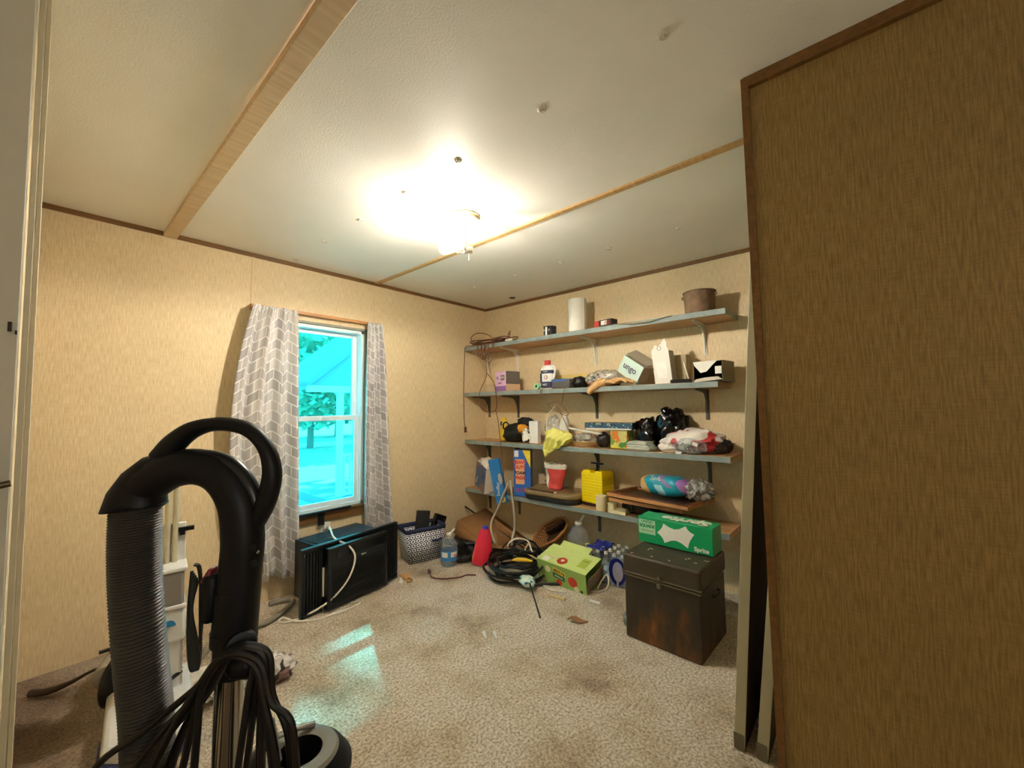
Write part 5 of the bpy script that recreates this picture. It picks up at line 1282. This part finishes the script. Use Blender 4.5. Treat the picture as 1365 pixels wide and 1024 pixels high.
# loop grip: flattened tube
q = MB()
lp = catmull([P(-.098, 1.100), P(-.082, 1.122), P(-.056, 1.141), P(-.020, 1.148), P(.018, 1.140), P(.043, 1.115), P(.052, 1.082), P(.046, 1.048), P(.034, 1.020), P(.022, .998)], 6)
N_ = len(lp); prev = None
for i_, p in enumerate(lp):
    t_ = (lp[min(i_+1, N_-1)] - lp[max(i_-1, 0)]).normalized(); s1 = Vector((0, 1, 0)); s2 = t_.cross(s1)
    f_ = i_/(N_-1); w_ = .0185 - .009*min(1, f_*3.4) + .0035*math.sin(PI*max(0, (f_-.55)/.45)) 
    rg = [q.bm.verts.new(p + s1*math.cos(k*PI/8)*.013 + s2*math.sin(k*PI/8)*w_) for k in range(16)]
    if prev:
        for k in range(16): q.face((prev[k], prev[(k+1) % 16], rg[(k+1) % 16], rg[k]), VACBLK)
    else: q.face(rg[::-1], VACBLK)
    prev = rg
q.face(prev, VACBLK); q.build('loop_grip', vc)
q = MB(); q.tube([P(-.085, 1.098), P(-.05, 1.1025), P(-.010, 1.092), P(.020, 1.064), P(.034, 1.025), P(.036, .99)], [.004, .012, .014, .012, .009, .004], M('vacuum_seam', '#1A1E22', .3), 14, 8); q.build('top_spine', vc)
# corrugated hose
hp = catmull([P(-.131, 1.047), P(-.1305, .985), P(-.126, .92), P(-.117, .84), P(-.107, .77), P(-.100, .69), P(-.098, .60, .01), P(-.11, .42, .06), P(-.15, .24, .25), P(-.20, .13, .45), P(-.215, .13, .52)], 34)
HG = M('hose_grey', '#42413D', .42, var=.08)
q = MB(); q.tube(hp, [.0262 + (.0022 if k % 2 else 0) for k in range(len(hp))], HG, 24, smooth=False); q.build('hose', vc, angle=70)
# lower handle, slider, collars, wand
q = MB(); q.tube([P(.006, .872), P(.004, .83), P(.002, .822)], [.0235, .0225, .022], VACBLK, 24, smooth=False); q.tube([P(.006, .878), P(.006, .862)], .0272, VACBLK, 24, smooth=False); q.build('handle_collar', vc)
q = MB(); q.box((-.0185, -.008, .922), (.018, .026, .062), VACBLK, rot=(0, 4, 0)); q.build('slider_housing', vc, bevel=.006)
q = MB(); q.box((-.0205, -.010, .951), (.012, .018, .020), M('slider_red', '#7A2630', .4), rot=(0, 20, 0), taper=(.4, .8)); q.build('red_button', vc, bevel=.003)
q = MB(); q.box((.031, -.006, .985), (.014, .022, .010), VACBLK); q.box((.031, -.006, .965), (.014, .022, .010), VACBLK); q.cyl((.038, -.01, .978), (.043, -.012, .980), .002, CHROME, 8); q.build('side_clip', vc, bevel=.001)
q = MB(); q.cyl(P(.001, .85), P(0, .045), .0170, CHROME, 28); q.build('wand', vc)
q = MB(); q.prism([(-.14, -.06), (.14, -.06), (.15, .02), (.06, .07), (-.06, .07), (-.15, .02)], .008, .055, VACBLK); q.tube([(0, .0, .05), (0, .0, .11)], .024, VACBLK, 16, smooth=False); q.build('floor_head', vc, bevel=.012)
# cord hook and hanging cord
q = MB(); q.tube([P(.010, .850), P(.022, .862, -.012), P(.034, .868, -.028)], [.022, .020, .017], VACBLK, 16); q.blob((.032, -.022, .846), (.022, .018, .020), VACBLK, .15, 2, 1, 3); q.build('cord_hook', vc)
q = MB()
strands = [(-.150, .715, .045, .70), (-.105, .700, .068, .69), (-.085, .690, .085, .70), (-.078, .685, .093, .72), (-.066, .690, .060, .70), (-.058, .680, .100, .74), (-.035, .690, .040, .69), (-.012, .690, .112, .76)]
for k, (lx, lz, rx_, rz_) in enumerate(strands):
    y_ = -.030 - .006*(k % 4); o_ = .004*(k % 3)
    q.tube([(lx - .04, y_ + .01, .58), (lx, y_, lz), ((lx + .01)*.55, y_ - .004, .775), (.0 + o_, y_ - .004, .838 - o_), (.030 + o_, y_ - .006, .872 + .3*o_), (.058 + .12*(rx_-.05) + o_, y_, .858 + o_), (.066 + .45*(rx_-.07), y_, .815), (rx_, y_, rz_ + .02), (rx_ - .004, y_ + .004, .64), (rx_*.4 - .02, y_ + .01, .55), (lx - .02, y_ + .012, .56)], .0042, BLACKRUB, 8, 8)
q.build('power_cord', vc)
q = MB(); q.box((.085, -.04, .765), (.006, .005, .05), M('cord_tie', '#8A8E92', .4), rot=(0, -12, 0)); q.build('cord_tie', vc)
# canister body further back on the carpet
CG = M('canister_grey', '#77756C', .4, var=.05)
cx_, cy_ = -.232, .62
q = MB(); q.lathe([(0, .006), (.10, .006), (.128, .02), (.138, .08), (.140, .155)], CG, (cx_, cy_, 0), 44); q.build('canister_body', vc)
q = MB(); q.lathe([(.140, .150), (.147, .158), (.147, .172), (.140, .180)], BLACKRUB, (cx_, cy_, 0), 44); q.build('bumper_ring', vc)
q = MB(); q.lathe([(.140, .178), (.128, .200), (.098, .226), (.094, .228)], VACBLK, (cx_, cy_, 0), 44); q.build('canister_lid', vc)
q = MB(); q.lathe([(.070, .205), (.098, .226), (.092, .236), (.070, .240), (.056, .234), (.052, .222), (.052, .16), (0, .155)], BLACKPL, (cx_+.02, cy_-.01, 0), 36, mats=[CG, CG, CG, CG, BLACKPL, BLACKPL, BLACKPL]); q.build('filter_cup', vc)
q = MB(); q.tube([(cx_-.12, cy_-.05, .185), (cx_-.10, cy_-.02, .245), (cx_-.03, cy_+.02, .262), (cx_+.02, cy_+.07, .245)], .008, M('canister_silver', '#A9A9A4', .25, .5), 10); q.build('carry_handle', vc)

# ================================================================== LIGHT, CAMERA
w = bpy.data.worlds.new('sky'); SC.world = w; w.use_nodes = True
bg = w.node_tree.nodes['Background']; bg.inputs[0].default_value = (.80, .92, 1.0, 1); bg.inputs[1].default_value = 1.3
sun = bpy.data.lights.new('sun', 'SUN'); sun.energy = 9; sun.angle = R(1.0); sun.color = (1, .68, .62)
so = bpy.data.objects.new('sun', sun); COL.objects.link(so)
so.rotation_euler = Vector((-.33, -.85, -1.0)).to_track_quat('-Z', 'Y').to_euler()
pl = bpy.data.lights.new('bulb_light', 'POINT'); pl.energy = 24; pl.color = (1.0, .92, .78); pl.shadow_soft_size = .035
po = bpy.data.objects.new('bulb_light', pl); COL.objects.link(po)
po.location = (-1.48 - .066, -1.33 + .048, H - .172)
# added spot at the bulb, brightens the room without washing out the ceiling
sl = bpy.data.lights.new('bulb_fill_spot', 'SPOT'); sl.energy = 38; sl.color = (1.0, .92, .78); sl.shadow_soft_size = .035; sl.spot_size = R(179); sl.spot_blend = .2
s2o = bpy.data.objects.new('bulb_fill_spot', sl); COL.objects.link(s2o); s2o.location = po.location
# added soft fill behind the viewpoint, no lamp stands there
al = bpy.data.lights.new('fill_light', 'AREA'); al.shape = 'RECTANGLE'; al.size = .45; al.size_y = .6; al.energy = 1.2; al.color = (1, .95, .86)
ao = bpy.data.objects.new('fill_light', al); COL.objects.link(ao); ao.location = (-3.0, -4.1, 1.25); ao.rotation_euler = (R(110), 0, R(8))

cam = bpy.data.cameras.new('camera'); co = bpy.data.objects.new('camera', cam); COL.objects.link(co)
fpx = 544.155; yaw, pit, rol = .8519, .0554, -.0120
cam.sensor_width = 36; cam.lens = 36 * fpx / 1365; cam.clip_start = .02; cam.clip_end = 200
co.location = (-2.8437, -2.8269, 1.1669)
fw = Vector((math.sin(yaw)*math.cos(pit), math.cos(yaw)*math.cos(pit), math.sin(pit)))
rt = Vector((math.cos(yaw), -math.sin(yaw), 0)); up = rt.cross(fw)
r2 = rt*math.cos(rol) + up*math.sin(rol); u2 = -rt*math.sin(rol) + up*math.cos(rol)
co.rotation_euler = Matrix((r2, u2, -fw)).transposed().to_euler()
SC.camera = co
SC.view_settings.view_transform = 'Standard'; SC.view_settings.look = 'None'
SC.view_settings.gamma = 1; SC.view_settings.use_curve_mapping = False
SC.view_settings.exposure = 2.4
